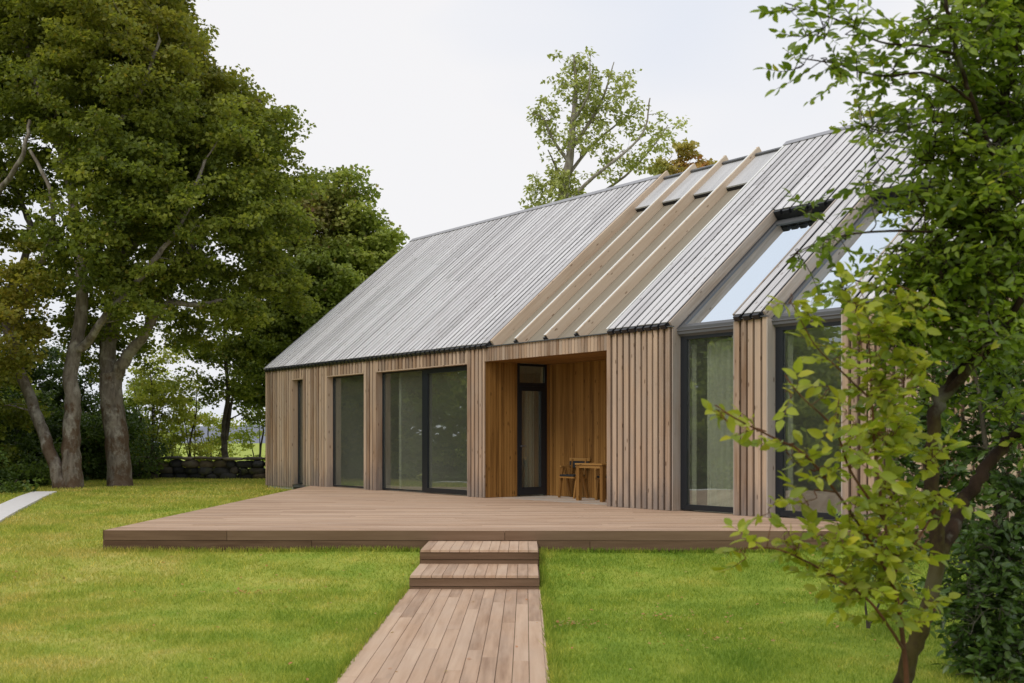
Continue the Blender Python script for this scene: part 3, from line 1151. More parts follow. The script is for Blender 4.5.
for s0, s1 in ((sD0 - 0.034, sD0 + 0.012), (sD1 + 0.0, sD1 + 0.036), (sE0 - 0.034, sE0 + 0.012), (sE1 + 0.0, sE1 + 0.036)):
    pk = Planks()
    slope_box(pk, s0, s1, 2.585, RC - 0.03, 0.073, 0.087)
    pk.build('joint_cover', M['roof'], house)
# exposed rafters
for sr in (sR1, sR2, sR3):
    pk = Planks()
    slope_box(pk, sr, sr + 0.07, 0.05, RC + 0.13, -0.12, 0.088, rnd=random.uniform(0.4, 0.8))
    ro = pk.build('rafter', M['rafter'], house, bevel=0.004)
    pk = Planks()
    slope_box(pk, sr + 0.004, sr + 0.05, 0.045, RC + 0.08, 0.0885, 0.0945)
    pk.build('rafter_capping', M['rafter_top'], ro)
    pk = Planks()
    slope_box(pk, sr - 0.004, sr + 0.05, 0.01, 0.06, -0.01, 0.06)
    pk.build('rafter_shoe', M['black'], ro)
# panels between the rafters
edges = [sR0 + 0.07, sR1, sR1 + 0.07, sR2, sR2 + 0.07, sR3, sR3 + 0.07, sS1]
for k in range(0, 8, 2):
    a_, b_ = edges[k] + 0.003, edges[k + 1] - 0.003
    pk = Planks()
    slope_box(pk, a_, b_, 0.03, 3.9, -0.165, -0.12, rnd=0.5)
    pk.build('recessed_panel', M['canvas'], house)
    pk = Planks()
    nb = 2
    for q in range(nb):
        slope_box(pk, a_ + (b_ - a_) * q / nb, a_ + (b_ - a_) * (q + 1) / nb - 0.004, 3.84, RC + 0.02, -0.05, -0.02)
    up_ = pk.build('upper_panel', M['roofpanel'], house)
    pk = Planks()
    slope_box(pk, a_, b_, 3.835, RC, -0.13, -0.052)
    pk.build('panel_edge', M['black'], up_)
    pk = Planks()
    slope_box(pk, a_, b_, RC - 0.05, RC - 0.0, 0.01, 0.03, 'x')
    slope_box(pk, a_, b_, RC - 0.045, RC - 0.005, -0.02, 0.009, 'x')
    pk.build('ridge_strip', M['flash'], up_)
# ridge caps
for a_, b_ in ((-0.04, sR0 + 0.01), (sS1, SEND)):
    pk = Planks()
    slope_box(pk, a_, b_, RC - 0.10, RC + 0.01, 0.092, 0.108, 'x')
    pk.build('ridge_cap', M['lightframe'], house)
    pk = Planks()
    slope_box(pk, a_ + 0.01, b_ - 0.01, RC - 0.085, RC + 0.005, 0.0, 0.0915, 'x')
    pk.build('ridge_batten', M['black'], house)
# rooflights
for a_, b_ in ((sD0, sD1), (sE0, sE1)):
    pk = Planks()
    slope_box(pk, a_ - 0.034, a_ - 0.004, 0.02, 2.54, -0.25, -0.0855)
    pk.build('rooflight_lining', M['flash'], house)
    pk = Planks()
    fr = 0.055
    h0, h1 = -0.25, -0.105
    slope_box(pk, a_ + 0.002, a_ + fr, 0.02, 2.54, h0, h1)
    slope_box(pk, b_ - 0.05, b_ - 0.002, 0.02, 2.54, h0, h1)
    slope_box(pk, a_ + fr, b_ - 0.05, 0.02, 0.16, h0, h1 - 0.001, 'x')
    slope_box(pk, a_ + fr, b_ - 0.05, 2.42, 2.54, h0, h1 - 0.001, 'x')
    sk = pk.build('rooflight', M['flash'], house, bevel=0.004)
    pk = Planks()
    slope_box(pk, a_ + fr, b_ - 0.05, 0.16, 2.42, h1 - 0.03, h1 - 0.022)
    pk.build('pane', M['skyglass'], sk)
    pk = Planks()
    pk.box(a_ + 0.02, b_ - 0.004, REC - 0.06, REC + 0.07, ZW + 0.001, ZW + 0.115, 'x')
    pk.box(a_ + 0.02, b_ - 0.004, REC - 0.02, REC + 0.05, ZW - 0.01, ZW, 'x')
    pk.build('head_flashing', M['flash'], sk)
    pk = Planks()   # dark upstand under the board ends
    slope_box(pk, a_, b_, 2.53, 2.60, -0.25, -0.087, 'x')
    pk.build('upstand', M['frame'], sk)
# back slope, ends, back wall (closed volume)
pk = Planks()
top, bz = ZE + RC * TAN, ZE
D2 = RC * 2
for s0, s1 in ((0.0, SEND),):
    pk.add((s0, RC - 0.01, top - 0.07), (s1 - s0, 0, 0), (0, RC + 0.05, -(RC + 0.05) * TAN), WW * np.array([1, -1, 1]) * 0.1)
pk.build('back_roof', M['roof'], house)
pk = Planks()
pk.box(0.0, SEND, D2 - 0.2, D2, -0.3, ZE - 0.05, 'x')
pk.build('back_wall', M['wallin'], house)
for s in (0.03, SEND - 0.06):
    pk = Planks()
    for side in (0, 0.03):
        pts = [(s + side, 0.05, -0.3), (s + side, D2 - 0.02, -0.3), (s + side, D2 - 0.02, ZE - 0.06), (s + side, RC, top - 0.14), (s + side, 0.05, ZE - 0.1)]
        pk.quad(pts)
    pk.build('gable_wall', M['clad'], house)
# interior: floor, partitions, ceilings
pk = Planks()
pk.box(0.1, SEND - 0.1, 0.27, D2 - 0.25, -0.2, 0.0, 'x')
pk.build('floor', M['floorin'], house)
pk = Planks()
pk.box(sP0 - 3.9, sP0 - 3.8, 0.35, D2 - 0.25, 0.002, 2.9)
pk.box(sB0 - 0.3, sB0 - 0.2, 0.35, D2 - 0.25, 0.002, 2.9)
pk.box(sP0 - 3.79, SEND - 0.2, 6.5, 6.6, 0.002, 2.9, 'x')
pk.build('partition_wall', M['wallin'], house)
pk = Planks()
pk.box(0.1, sP1, 0.32, D2 - 0.3, 2.8, 2.85, 'x')
pk.build('ceiling', M['wallin'], house)


# curtains inside the windows
def curtain(s0, s1, r, z1, label):
    g_ = Geo()
    xs = np.linspace(s0, s1, 60)
    ys = r + 0.03 * np.sin((xs - s0) * 48) + 0.012 * np.sin((xs - s0) * 91 + 1)
    v0 = np.stack([xs, ys, 0 * xs + 0.02], -1)
    v1 = np.stack([xs, ys, 0 * xs + z1], -1)
    a = np.arange(59)
    g_.add(np.concatenate([v0, v1]), [np.stack([a, a + 1, a + 61, a + 60], -1)])
    o = g_.build('curtain', M['curtain'])
    cc = math.cos(RZ); ss = math.sin(RZ)
    o.location = (HOUSE[0], HOUSE[1], DECKZ)
    o.rotation_euler = (0, 0, RZ)
    tag(o, label, 'curtain', 'curtains behind the glass')


curtain(sD0 - 0.25, sD0 + 0.22, 0.36, 2.75, 'pale curtain at the left of the first tall window right of the porch')
curtain(sD0 + 0.40, sD1 + 0.05, 0.40, 2.75, 'wide sheer curtain in the first tall window right of the porch')
curtain(sE0 - 0.25, sE0 + 0.22, 0.36, 2.75, 'pale curtain at the left of the tall window partly hidden by yellow green leaves')

g_ = Geo()
ys_ = np.linspace(1.22, 1.46, 24)
xs_ = sP0 - 0.25 + 0.015 * np.sin(ys_ * 60)
a = np.arange(23)
g_.add(np.concatenate([np.stack([xs_, ys_, 0 * ys_ + .1], -1), np.stack([xs_, ys_, 0 * ys_ + 2.2], -1)]), [np.stack([a, a + 1, a + 25, a + 24], -1)])
o = g_.build('curtain', M['curtain'])
o.location = (HOUSE[0], HOUSE[1], DECKZ)
o.rotation_euler = (0, 0, RZ)
tag(o, 'narrow pale curtain seen through the glass of the porch door', 'curtain', 'curtains behind the glass')

# ------------------------------------------------------------------ table and chairs in the porch
def hloc(s, r, z=0.0):
    p = np.array(HOUSE) + DV * s + NV * r
    return (p[0], p[1], DECKZ + z)


tb = empty('porch_table', hloc(12.2, 0.85), RZ)
tag(tb, 'small oak table with square frame legs inside the porch', 'table')
TW, TD, TH = 0.80, 0.62, 0.72
pk = Planks()
for k in range(5):
    pk.box(0, TW, k * TD / 5, (k + 1) * TD / 5 - 0.006, TH - 0.03, TH, 'x')
pk.build('tabletop', M['table'], tb, bevel=0.003)
for yy in (0.02, TD - 0.10):
    for xx in (0.01, TW - 0.09):
        pk = Planks()
        pk.box(xx, xx + 0.08, yy, yy + 0.08, 0, TH - 0.032)
        pk.build('leg', M['table'], tb, bevel=0.003)
    pk = Planks()
    pk.box(0.092, TW - 0.092, yy + 0.005, yy + 0.06, TH - 0.09, TH - 0.033, 'x')
    pk.build('rail', M['table'], tb)


def bar(pk, a, b_, w, t):
    a, b_ = np.array(a, float), np.array(b_, float)
    L = b_ - a
    u = unit(L)
    ref = np.array([0, 1.0, 0]) if abs(u[1]) < 0.9 else np.array([1.0, 0, 0])
    W = unit(np.cross(u, ref)) * w
    T = unit(np.cross(u, W)) * t
    pk.add(a - W / 2 - T / 2, L, W, T)


def make_chair(loc, rz, label):
    c = empty('porch_chair', loc, rz)
    tag(c, label, 'chair', 'wooden chairs at the porch table')
    for sx in (-1, 1):
        pk = Planks()
        bar(pk, (sx * 0.24, -0.10, 0), (sx * 0.24, 0.0, 0.62), 0.045, 0.035)
        pk.build('leg', M['table'], c)
        pk = Planks()
        bar(pk, (sx * 0.26, 0.22, 0), (sx * 0.24, 0.06, 0.62), 0.045, 0.035)
        pk.build('leg', M['table'], c)
        pk = Planks()
        pk.box(sx * 0.26 - 0.03, sx * 0.26 + 0.03, -0.06, 0.24, 0.622, 0.65, 'y')
        pk.build('armrest', M['table'], c)
        pk = Planks()
        bar(pk, (sx * 0.21, 0.2, 0.42), (sx * 0.21, 0.235, 0.78), 0.04, 0.03)
        pk.build('back_post', M['table'], c)
    pk = Planks()
    pk.box(-0.24, 0.24, -0.12, 0.22, 0.40, 0.43, 'x')
    pk.build('seat_frame', M['table'], c)
    pk = Planks()
    pk.box(-0.22, 0.22, -0.11, 0.2, 0.431, 0.47, 'x')
    pk.build('seat', M['strap'], c, bevel=0.012)
    pk = Planks()
    pk.box(-0.32, 0.32, 0.235, 0.265, 0.74, 0.80, 'x')
    pk.build('top_rail', M['table'], c, bevel=0.004)
    pk = Planks()
    pk.box(-0.30, 0.30, 0.215, 0.24, 0.60, 0.735, 'x')
    pk.build('backrest', M['strap'], c, bevel=0.01)
    return c


make_chair(hloc(11.38, 1.41), RZ, 'wooden armchair at the left corner of the porch table')
make_chair(hloc(12.55, 1.40), RZ + 0.03, 'wooden armchair directly behind the porch table next to the cladding post')

# ------------------------------------------------------------------ stone wall
wl = Geo()
ico_v = []
import bmesh
bm = bmesh.new()
bmesh.ops.create_icosphere(bm, subdivisions=2, radius=1)
iv = np.array([v.co[:] for v in bm.verts])
if_ = np.array([[v.index for v in f.verts] for f in bm.faces])
bm.free()
rg = np.random.default_rng(3)
for row in range(3):
    x = -26.0
    while x < -1:
        L = rg.uniform(0.16, 0.34)
        h = 0.14
        y = 39.3 + rg.normal(0, 0.05)
        z = 0.40 + row * 0.225 - 0.02 * row + rg.normal(0, 0.015)
        nv = iv * (1 + 0.16 * np.sin(iv[:, [1, 2, 0]] * 3.1 + rg.uniform(0, 6, 3)))
        nv = np.sign(nv) * np.abs(nv) ** 0.75
        nv = nv * np.array([L, 0.28, h]) + np.array([x + L, y, z])
        tone = rg.random() ** 1.5 * 0.8 + (0.12 if row == 2 else 0)
        wl.add(nv, [if_], np.tile([min(1, tone), 0, 0], (len(nv), 1)))
        x += L * 1.85
x = -26.0
while x < -1:      # flat light capping stones
    L = rg.uniform(0.2, 0.4)
    nv = np.sign(iv) * np.abs(iv) ** 0.6 * np.array([L, 0.3, 0.055]) + np.array([x + L, 39.3 + rg.normal(0, 0.03), 0.40 + 0.62 + rg.normal(0, 0.012)])
    wl.add(nv, [if_], np.tile([rg.uniform(0.6, 1.0), 0, 0], (len(nv), 1)))
    x += L * 1.95
wo_ = wl.build('stone_wall', M['stone'])
tag(wo_, 'low dry wall of dark field stones beyond the lawn left of the house', 'wall')

# ------------------------------------------------------------------ big trees on the left
def K(pts, r0, r1):
    return ([P(*p) for p in pts], r0, r1)


def B(lst):
    out = []
    for b in lst:
        x, y, z = P(b[0], b[1], b[2])
        out.append((x, y, z, b[3]) + tuple(b[4:]))
    return out


def warm_zone(px, py, Y, rad, amt):
    c = np.array(P(px, py, Y))
    return lambda p: amt * np.exp(-((np.linalg.norm((p - c) * np.array([1, 0.4, 1]), axis=1) / rad) ** 2))


def warm_sum(*fs, base=0.0):
    return lambda p: base + sum(f(p) for f in fs)


ylT = 31.5
grow_tree('maple_tree', (*P(62, 491, ylT)[:2], 0.2), [
    K([(62, 497, 31.5), (55, 465, 31.5), (44, 435, 31.6), (30, 398, 31.8), (14, 355, 32), (2, 310, 32), (-18, 250, 32.5), (-40, 170, 33)], 0.19, 0.11),
    K([(14, 355, 32), (20, 310, 31), (38, 270, 30.5), (52, 235, 30), (50, 190, 30), (30, 150, 30)], 0.12, 0.04),
    K([(2, 310, 32), (30, 240, 33), (20, 200, 33.5), (2, 165, 34), (-10, 100, 34)], 0.12, 0.05),
    K([(-18, 250, 32.5), (-5, 200, 31), (20, 160, 30), (30, 120, 30)], 0.11, 0.04)],
    B([(-30, 190, 32, 2.0, .8), (-60, 90, 33, 3), (6, 290, 30, 1.2), (0, 345, 30.5, 1.1), (-60, 300, 32, 2), (-10, 400, 33, 1.3), (-20, 10, 33, 2.6), (15, 240, 31, 0.8, .6), (30, 120, 31, 1.0, .5), (40, 330, 31.2, 0.6), (-20, 440, 33, 1.2), (10, 170, 33, .9, .4)]),
    M['leaf_maple'], M['bark'], 'leaning maple with red brown moss on its trunk at the far left edge', group='old maples left of the house', seed=11, leaf=0.115, dens=9, crad=0.5, flat=0.42, shell=0.42,
    warm=warm_sum(warm_zone(0, 310, 30, 1.9, 0.55), base=0.05), per=165)

grow_tree('maple_tree', (*P(73, 491, 31.6)[:2], 0.2), [
    K([(73, 497, 31.6), (71, 440, 31.6), (73, 405, 31.6), (70, 372, 31.6), (79, 332, 31.7), (82, 290, 31.8), (78, 240, 32), (70, 180, 32), (68, 120, 32), (75, 50, 32), (80, -40, 32)], 0.26, 0.08),
    K([(79, 350, 31.6), (88, 342, 31.5), (104, 318, 31), (130, 290, 30.8), (158, 255, 30.5), (185, 215, 30.5), (205, 160, 30.5)], 0.14, 0.04),
    K([(73, 186, 32), (60, 150, 31.5), (48, 125, 31), (35, 80, 31), (20, 20, 31)], 0.13, 0.05),
    K([(73, 184, 32), (90, 158, 31), (110, 135, 30.5), (140, 90, 30), (160, 40, 30)], 0.14, 0.04),
    K([(80, 265, 32), (110, 225, 33), (160, 190, 33), (220, 150, 33)], 0.14, 0.05),
    K([(75, 205, 32), (60, 230, 31), (45, 235, 30.5), (20, 225, 30)], 0.06, 0.02)],
    B([(60, 40, 32, 3.0), (110, 80, 30.5, 2.6), (100, -10, 33, 3), (15, 100, 32, 2.0, .65), (50, -70, 32, 3), (115, 170, 30.5, 2.0), (105, 240, 30.5, 1.6), (140, 285, 31, 1.4), (60, 285, 33.5, 1.6, .5),
       (10, 20, 32, 2.5), (122, 35, 30, 1.9), (90, -50, 32, 3), (90, 325, 33.5, 1.1, .8), (170, 205, 30.5, 1.4), (120, 130, 34, 2.4, .7), (35, 175, 34, 1.4, .6), (185, 150, 31, 1.4), (40, 260, 30.5, 0.8, .6), (97, 305, 35, 1.2, .8), (100, 350, 35, 1.0, .7)]),
    M['leaf_maple'], M['bark'], 'tall maple with a pale forked trunk beside the leaning trunk', group='old maples left of the house', seed=12, leaf=0.115, dens=11, crad=0.5, flat=0.42, shell=0.42,
    warm=warm_sum(warm_zone(170, 10, 30, 2.4, 0.3), warm_zone(50, 10, 32, 3.0, 0.15), base=0.02), per=165, limb=0.013)

grow_tree('maple_tree', (*P(118, 488, 33)[:2], 0.2), [
    K([(120, 493, 33), (117, 445, 33), (112, 405, 33), (110, 372, 33)], 0.34, 0.30),
    K([(110, 385, 33), (108, 350, 33.2), (117, 300, 33.6), (120, 250, 34), (130, 180, 34), (150, 100, 34), (150, 30, 34), (140, -60, 34)], 0.26, 0.09),
    K([(111, 385, 33), (126, 358, 32.8), (142, 338, 32.5), (153, 318, 32.2), (170, 303, 32), (196, 305, 32), (222, 300, 32)], 0.20, 0.05),
    K([(150, 325, 32.3), (163, 285, 32.3), (192, 245, 32.5), (225, 205, 33), (250, 150, 33), (260, 100, 33)], 0.15, 0.04),
    K([(120, 260, 34), (170, 200, 34), (200, 120, 34), (215, 60, 34)], 0.16, 0.04)],
    B([(128, 20, 33, 2.1), (172, 88, 33.5, 2.2), (222, 112, 33, 1.4), (240, 150, 33, 1.9), (258, 205, 33, 1.6), (262, 260, 33.5, 1.3), (240, 300, 33.5, 1.3), (190, 150, 32, 2.3), (195, 225, 31.8, 2.0),
       (150, 110, 34, 2.5), (150, 240, 34.5, 2, .7), (281, 133, 33.5, 0.6), (288, 180, 33.5, 0.8), (95, -50, 33, 3), (212, 72, 33, 0.8), (180, 35, 33, 0.7), (190, 332, 35, 1.0, .8), (140, 300, 35.5, 1.1, .8), (160, 350, 36, 1.0, .6), (232, 306, 32.2, .8, .8), (215, 180, 35, 2.4), (280, 290, 34.5, 0.9), (255, 110, 33, .8), (180, 272, 32.2, .9)]),
    M['leaf_maple'], M['bark'], 'thick trunked maple whose broad crown reaches the roof side', group='old maples left of the house', seed=13, leaf=0.115, dens=11, crad=0.5, flat=0.42, shell=0.42,
    warm=warm_sum(warm_zone(215, 90, 33, 1.4, 0.25), warm_zone(180, 0, 33, 2.2, 0.25), base=0.03), per=165, limb=0.013,
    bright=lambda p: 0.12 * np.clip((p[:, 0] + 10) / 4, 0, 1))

grow_tree('maple_tree', (*P(318, 470, 43)[:2], 0.3), [
    K([(318, 474, 43), (316, 400, 43), (322, 330, 43), (335, 260, 43), (345, 200, 43), (343, 165, 43)], 0.3, 0.04),
    K([(320, 360, 43), (295, 310, 42.5), (285, 270, 42)], 0.14, 0.05),
    K([(328, 310, 43), (355, 270, 43), (378, 235, 43)], 0.13, 0.04)],
    B([(322, 225, 43, 1.6), (355, 245, 43, 1.7), (344, 196, 43, 0.9, .7), (343, 175, 43, 0.5, .6), (300, 265, 42.5, 1.8), (350, 290, 43, 2.4), (290, 325, 43, 1.8), (262, 350, 42.5, 1.4), (371, 258, 43, 0.75), (372, 222, 43, .6), (320, 330, 43, 2.3), (308, 205, 43, 0.8), (275, 300, 44, 1.4), (352, 305, 44, 1.8), (270, 395, 43, 1.2), (325, 185, 43, .5, .6), (355, 180, 43, .4, .6)]),
    M['leaf_red'], M['bark_dark'], 'maple with a dull red patch rising behind the left roof edge', seed=14, leaf=0.15, crad=0.6, dens=17, per=170,
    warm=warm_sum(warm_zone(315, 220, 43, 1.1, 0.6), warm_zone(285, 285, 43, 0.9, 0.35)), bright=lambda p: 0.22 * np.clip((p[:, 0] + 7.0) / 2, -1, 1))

# slender trees and shrubs beyond the wall
grow_tree('slender_tree', (*P(226, 468, 41)[:2], 0.3), [
    K([(226, 472, 41), (224, 430, 41), (228, 390, 41), (224, 340, 41), (228, 290, 41)], 0.13, 0.03),
    K([(226, 440, 41), (232, 400, 41), (240, 360, 41)], 0.08, 0.02)],
    B([(225, 345, 41, 1.3), (205, 390, 41, 1.0, .8), (245, 385, 41, 1.1, .8), (225, 300, 41, 1.1, .6), (250, 340, 41, 1.1), (190, 350, 41, .8, .5), (260, 420, 41, .7, .7)]),
    M['leaf_maple'], M['bark_dark'], 'slender dark stemmed tree behind the stone wall near the house corner', seed=21, per=130, crad=0.5, leaf=0.115, dens=9)
for k, (px, Y, top, sp, wrm, lab) in enumerate((
        (150, 41.5, 345, 1.5, 0.3, 'broad young tree behind the stone wall right of the thick maple'),
        (192, 42.5, 375, 0.9, 0.45, 'small yellowing sapling between two young trees beyond the wall'),
        (258, 44, 395, 0.9, 0.1, 'light green bush touching the corner of the house beyond the wall'),
        (136, 43.5, 372, 1.1, 0.15, 'bushy green sapling close behind the thick maple, beyond the wall'),
        (212, 47, 410, 1.0, 0.3, 'low pale green bush at the foot of the slender dark tree'),
        (172, 46, 400, 0.9, 0.2, 'thin sapling in the gap beyond the stone wall, left of the yellowing one'))):
    h = (470 - top) / FPX * Y
    x, y, z = P(px, 470, Y)
    z = 0.3
    rg2 = random.Random(k)
    sk = [([(x, y, z - 0.1), (x + rg2.uniform(-.1, .1), y, z + h * 0.35), (x + rg2.uniform(-.2, .2), y, z + h * 0.65), (x + rg2.uniform(-.3, .3), y, z + h * 0.92)], 0.06, 0.012)]
    for q in range(3):
        dx = rg2.uniform(-.7, .7) * sp
        sk.append(([(x, y, z), (x + dx * 0.4, y + rg2.uniform(-.2, .2), z + h * 0.3), (x + dx, y + rg2.uniform(-.5, .5), z + h * 0.7)], 0.035, 0.01))
    bl = [(x + rg2.uniform(-.6, .6) * sp, y + rg2.uniform(-.5, .5), z + h * t, sp * rg2.uniform(0.45, 0.7), 0.7) for t in (0.12, 0.24, 0.35, 0.5, 0.62, 0.74, 0.85, 0.95)]
    grow_tree('young_tree', (x, y, z), sk, bl, M['leaf_young'], M['bark_dark'], lab, group='young trees beyond the stone wall', seed=30 + k, per=120, crad=0.42, leaf=0.10, dens=9, warm=(lambda p, w_=wrm: w_ + 0 * p[:, 0]), limb=0.008)

# dark undergrowth under the maples
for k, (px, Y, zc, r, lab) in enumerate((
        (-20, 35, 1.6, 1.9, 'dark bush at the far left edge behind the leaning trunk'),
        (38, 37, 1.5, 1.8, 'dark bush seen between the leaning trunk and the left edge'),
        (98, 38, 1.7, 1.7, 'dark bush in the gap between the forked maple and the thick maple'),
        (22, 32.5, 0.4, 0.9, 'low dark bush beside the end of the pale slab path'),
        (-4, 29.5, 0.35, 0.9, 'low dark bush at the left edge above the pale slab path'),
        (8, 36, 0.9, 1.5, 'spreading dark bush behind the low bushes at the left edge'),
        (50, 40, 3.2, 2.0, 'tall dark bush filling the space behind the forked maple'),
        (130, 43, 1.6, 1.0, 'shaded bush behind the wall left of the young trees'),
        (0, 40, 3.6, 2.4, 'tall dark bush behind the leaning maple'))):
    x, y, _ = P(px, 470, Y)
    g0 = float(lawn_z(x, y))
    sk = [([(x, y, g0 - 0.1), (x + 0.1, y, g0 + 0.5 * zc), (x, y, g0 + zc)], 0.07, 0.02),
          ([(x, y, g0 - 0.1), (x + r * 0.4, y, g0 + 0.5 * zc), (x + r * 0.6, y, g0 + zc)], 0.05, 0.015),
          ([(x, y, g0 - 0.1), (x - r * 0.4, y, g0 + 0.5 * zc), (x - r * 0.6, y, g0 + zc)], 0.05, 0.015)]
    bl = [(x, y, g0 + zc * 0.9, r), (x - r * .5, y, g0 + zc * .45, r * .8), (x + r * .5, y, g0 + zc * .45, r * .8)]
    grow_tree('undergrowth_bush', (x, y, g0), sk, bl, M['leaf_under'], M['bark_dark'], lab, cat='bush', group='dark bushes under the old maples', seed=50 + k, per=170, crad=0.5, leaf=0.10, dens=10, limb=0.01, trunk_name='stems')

# ------------------------------------------------------------------ trees behind the roof
ya = 48
grow_tree('ash_tree', (*P(560, 470, ya)[:2], 0.3), [
    K([(560, 474, ya), (562, 330, ya), (563, 200, ya), (569, 163, ya), (573, 122, ya), (576, 86, ya), (574, 55, ya)], 0.36, 0.04),
    K([(563, 215, ya), (582, 188, ya - .5), (605, 168, ya - 1), (630, 148, ya - 1), (645, 128, ya - 1), (650, 98, ya - 1)], 0.10, 0.025),
    K([(563, 235, ya), (590, 202, ya + 1), (625, 176, ya + 1), (650, 150, ya + 1), (668, 125, ya + 1)], 0.09, 0.02),
    K([(566, 178, ya), (588, 150, ya + 1), (612, 128, ya + 1), (640, 110, ya + 1)], 0.09, 0.02),
    K([(570, 150, ya), (590, 122, ya), (604, 95, ya), (614, 62, ya)], 0.11, 0.02),
    K([(573, 122, ya), (588, 95, ya - 1), (590, 60, ya - 1)], 0.08, 0.02),
    K([(569, 163, ya), (552, 138, ya), (543, 118, ya), (533, 114, ya)], 0.08, 0.02),
    K([(565, 190, ya), (555, 165, ya), (548, 150, ya - 1)], 0.07, 0.02),
    K([(580, 235, ya), (640, 195, ya), (672, 156, ya)], 0.07, 0.015)],
    B([(575, 62, ya, 0.9), (588, 80, ya, 1.0), (560, 98, ya, 0.9), (602, 105, ya, 1.1), (617, 82, ya, 0.8), (546, 120, ya, 0.7), (563, 135, ya, 1.0), (592, 138, ya, 1.1, .7), (622, 118, ya, 0.9, .8),
       (648, 128, ya, 0.9, .6), (668, 128, ya + 1, 0.7, .7), (557, 172, ya, 0.9), (612, 150, ya, 1.0, .5), (545, 190, ya, 0.9, 1.2), (566, 196, ya, 1.2, 1.3), (533, 114, ya, 0.35), (640, 100, ya, .5, .6), (660, 145, ya, .8, .5), (640, 165, ya, .8, .4), (600, 175, ya, .7, .5), (585, 110, ya, .9, .6), (652, 160, ya, .8, .5), (625, 165, ya, .9, .35), (535, 208, ya, .8, 1.2)]),
    M['leaf_ash'], M['bark_ash'], 'tall airy ash tree with bare limbs showing behind the roof ridge', seed=61, per=17, crad=0.27, leaf=0.19, dens=6.2, wid=0.62, limb=0.02, flat=0.7)
grow_tree('autumn_tree', (*P(678, 470, 45)[:2], 0.3), [K([(678, 474, 45), (676, 300, 45), (680, 200, 45), (678, 150, 45)], 0.22, 0.03)],
    B([(678, 175, 45, 1.0), (662, 188, 45, 0.7), (695, 172, 45, 0.7), (680, 150, 45, 0.55), (655, 205, 45, .6), (700, 195, 45, 1.0)]),
    M['leaf_orange'], M['bark_dark'], 'small orange and green tree top just above the ridge beside the rafters', seed=62, per=75, crad=0.38, leaf=0.17,
    warm=warm_zone(692, 172, 45, 0.8, 0.8), dens=7)
grow_tree('background_tree', (*P(862, 470, 40)[:2], 0.3), [K([(862, 474, 40), (860, 300, 40), (862, 150, 40), (858, 100, 40)], 0.2, 0.02)],
    B([(855, 118, 40, 0.6, .6), (868, 112, 40, 0.5, .6), (852, 135, 40, .6), (885, 125, 40, .7, .7)]),
    M['leaf_ash'], M['bark_ash'], 'thin tree top peeking over the right end of the ridge', seed=63, per=40, crad=0.3, leaf=0.15, dens=4)

# trees outside the frame on the left whose reflections fill the windows
LAB = 'broad leaved tree left of the lawn beyond the slab path'
protos = []
for k, hgt in enumerate((9.0, 7.0)):
    rg3 = np.random.default_rng(80 + k)
    sk = [([(0, 0, -0.4), (.1, 0, hgt * .3), (-.2, 0, hgt * .6), (0, 0, hgt)], 0.3, 0.05)]
    bl = [(rg3.uniform(-1.8, 1.8), rg3.uniform(-2, 2), 0.3 + hgt * t, 2.7 * (1.15 - t * .6)) for t in (.05, .12, .2, .28, .36, .45, .55, .65, .75, .85, .98)]
    protos.append(grow_tree('background_tree', (0, 0, 0), sk, bl, M['leaf_young'], M['bark_dark'], LAB, group='trees left of the lawn', seed=90 + k, per=80, crad=0.8, leaf=0.26, dens=11))
spots = [(-19, 27, 0, 1.1), (-24, 22, 1, 1), (-19.5, 35, 0, 1.25), (-25, 14.5, 0, 1), (-17.5, 19.5, 1, .8), (-26, 30, 0, 1.2), (-27, 6, 1, 1.0), (-30, 20, 0, 0.95)]
seen = set()
for k, (x, y, p, sc) in enumerate(spots):
    o = protos[p]
    if p in seen:
        ch = list(o.children)
        o = o.copy(); COL.objects.link(o)
        for q in ch:
            q2 = q.copy(); COL.objects.link(q2); q2.parent = o
    seen.add(p)
    o.location = (x, y, -0.4)
    o.rotation_euler = (0, 0, k * 1.9)
    o.scale = (sc, sc, sc)

# ------------------------------------------------------------------ foreground shrubs on the right
YF = 6.8
fsk = [
    K([(892, 735, YF), (900, 690, YF), (914, 645, YF), (931, 600, YF), (938, 550, YF), (933, 500, YF), (932, 450, YF), (940, 398, YF), (964, 370, YF), (986, 342, YF), (994, 300, YF), (990, 240, YF), (988, 190, YF), (1002, 120, YF), (1012, 40, YF), (1018, -60, YF)], 0.054, 0.024),
    K([(936, 560, YF), (962, 508, YF + .2), (985, 470, YF + .3), (1012, 438, YF + .4), (1050, 395, YF + .6)], 0.048, 0.03),
    K([(940, 400, YF), (985, 352, YF - .2), (1020, 300, YF - .3), (1060, 240, YF - .3)], 0.03, 0.015),
    K([(1010, 205, YF), (990, 150, YF - .2), (973, 102, YF - .3), (958, 55, YF - .4), (945, 0, YF - .5), (940, -40, YF - .5)], 0.018, 0.008),
    K([(958, 55, YF - .4), (925, 46, YF - .6), (880, 42, YF - .8), (838, 20, YF - .9), (785, 3, YF - 1)], 0.009, 0.003),
    K([(973, 102, YF - .3), (930, 74, YF - .5), (880, 76, YF - .7), (835, 64, YF - .8), (800, 58, YF - .9)], 0.009, 0.003),
    K([(990, 150, YF - .2), (940, 122, YF - .3), (890, 132, YF - .4), (855, 122, YF - .5)], 0.009, 0.003),
    K([(990, 240, YF), (930, 232, YF - .3), (870, 232, YF - .5), (825, 240, YF - .6), (790, 256, YF - .6)], 0.010, 0.003),
    K([(994, 300, YF), (930, 300, YF - .2), (870, 285, YF - .4), (830, 270, YF - .5)], 0.010, 0.003)]
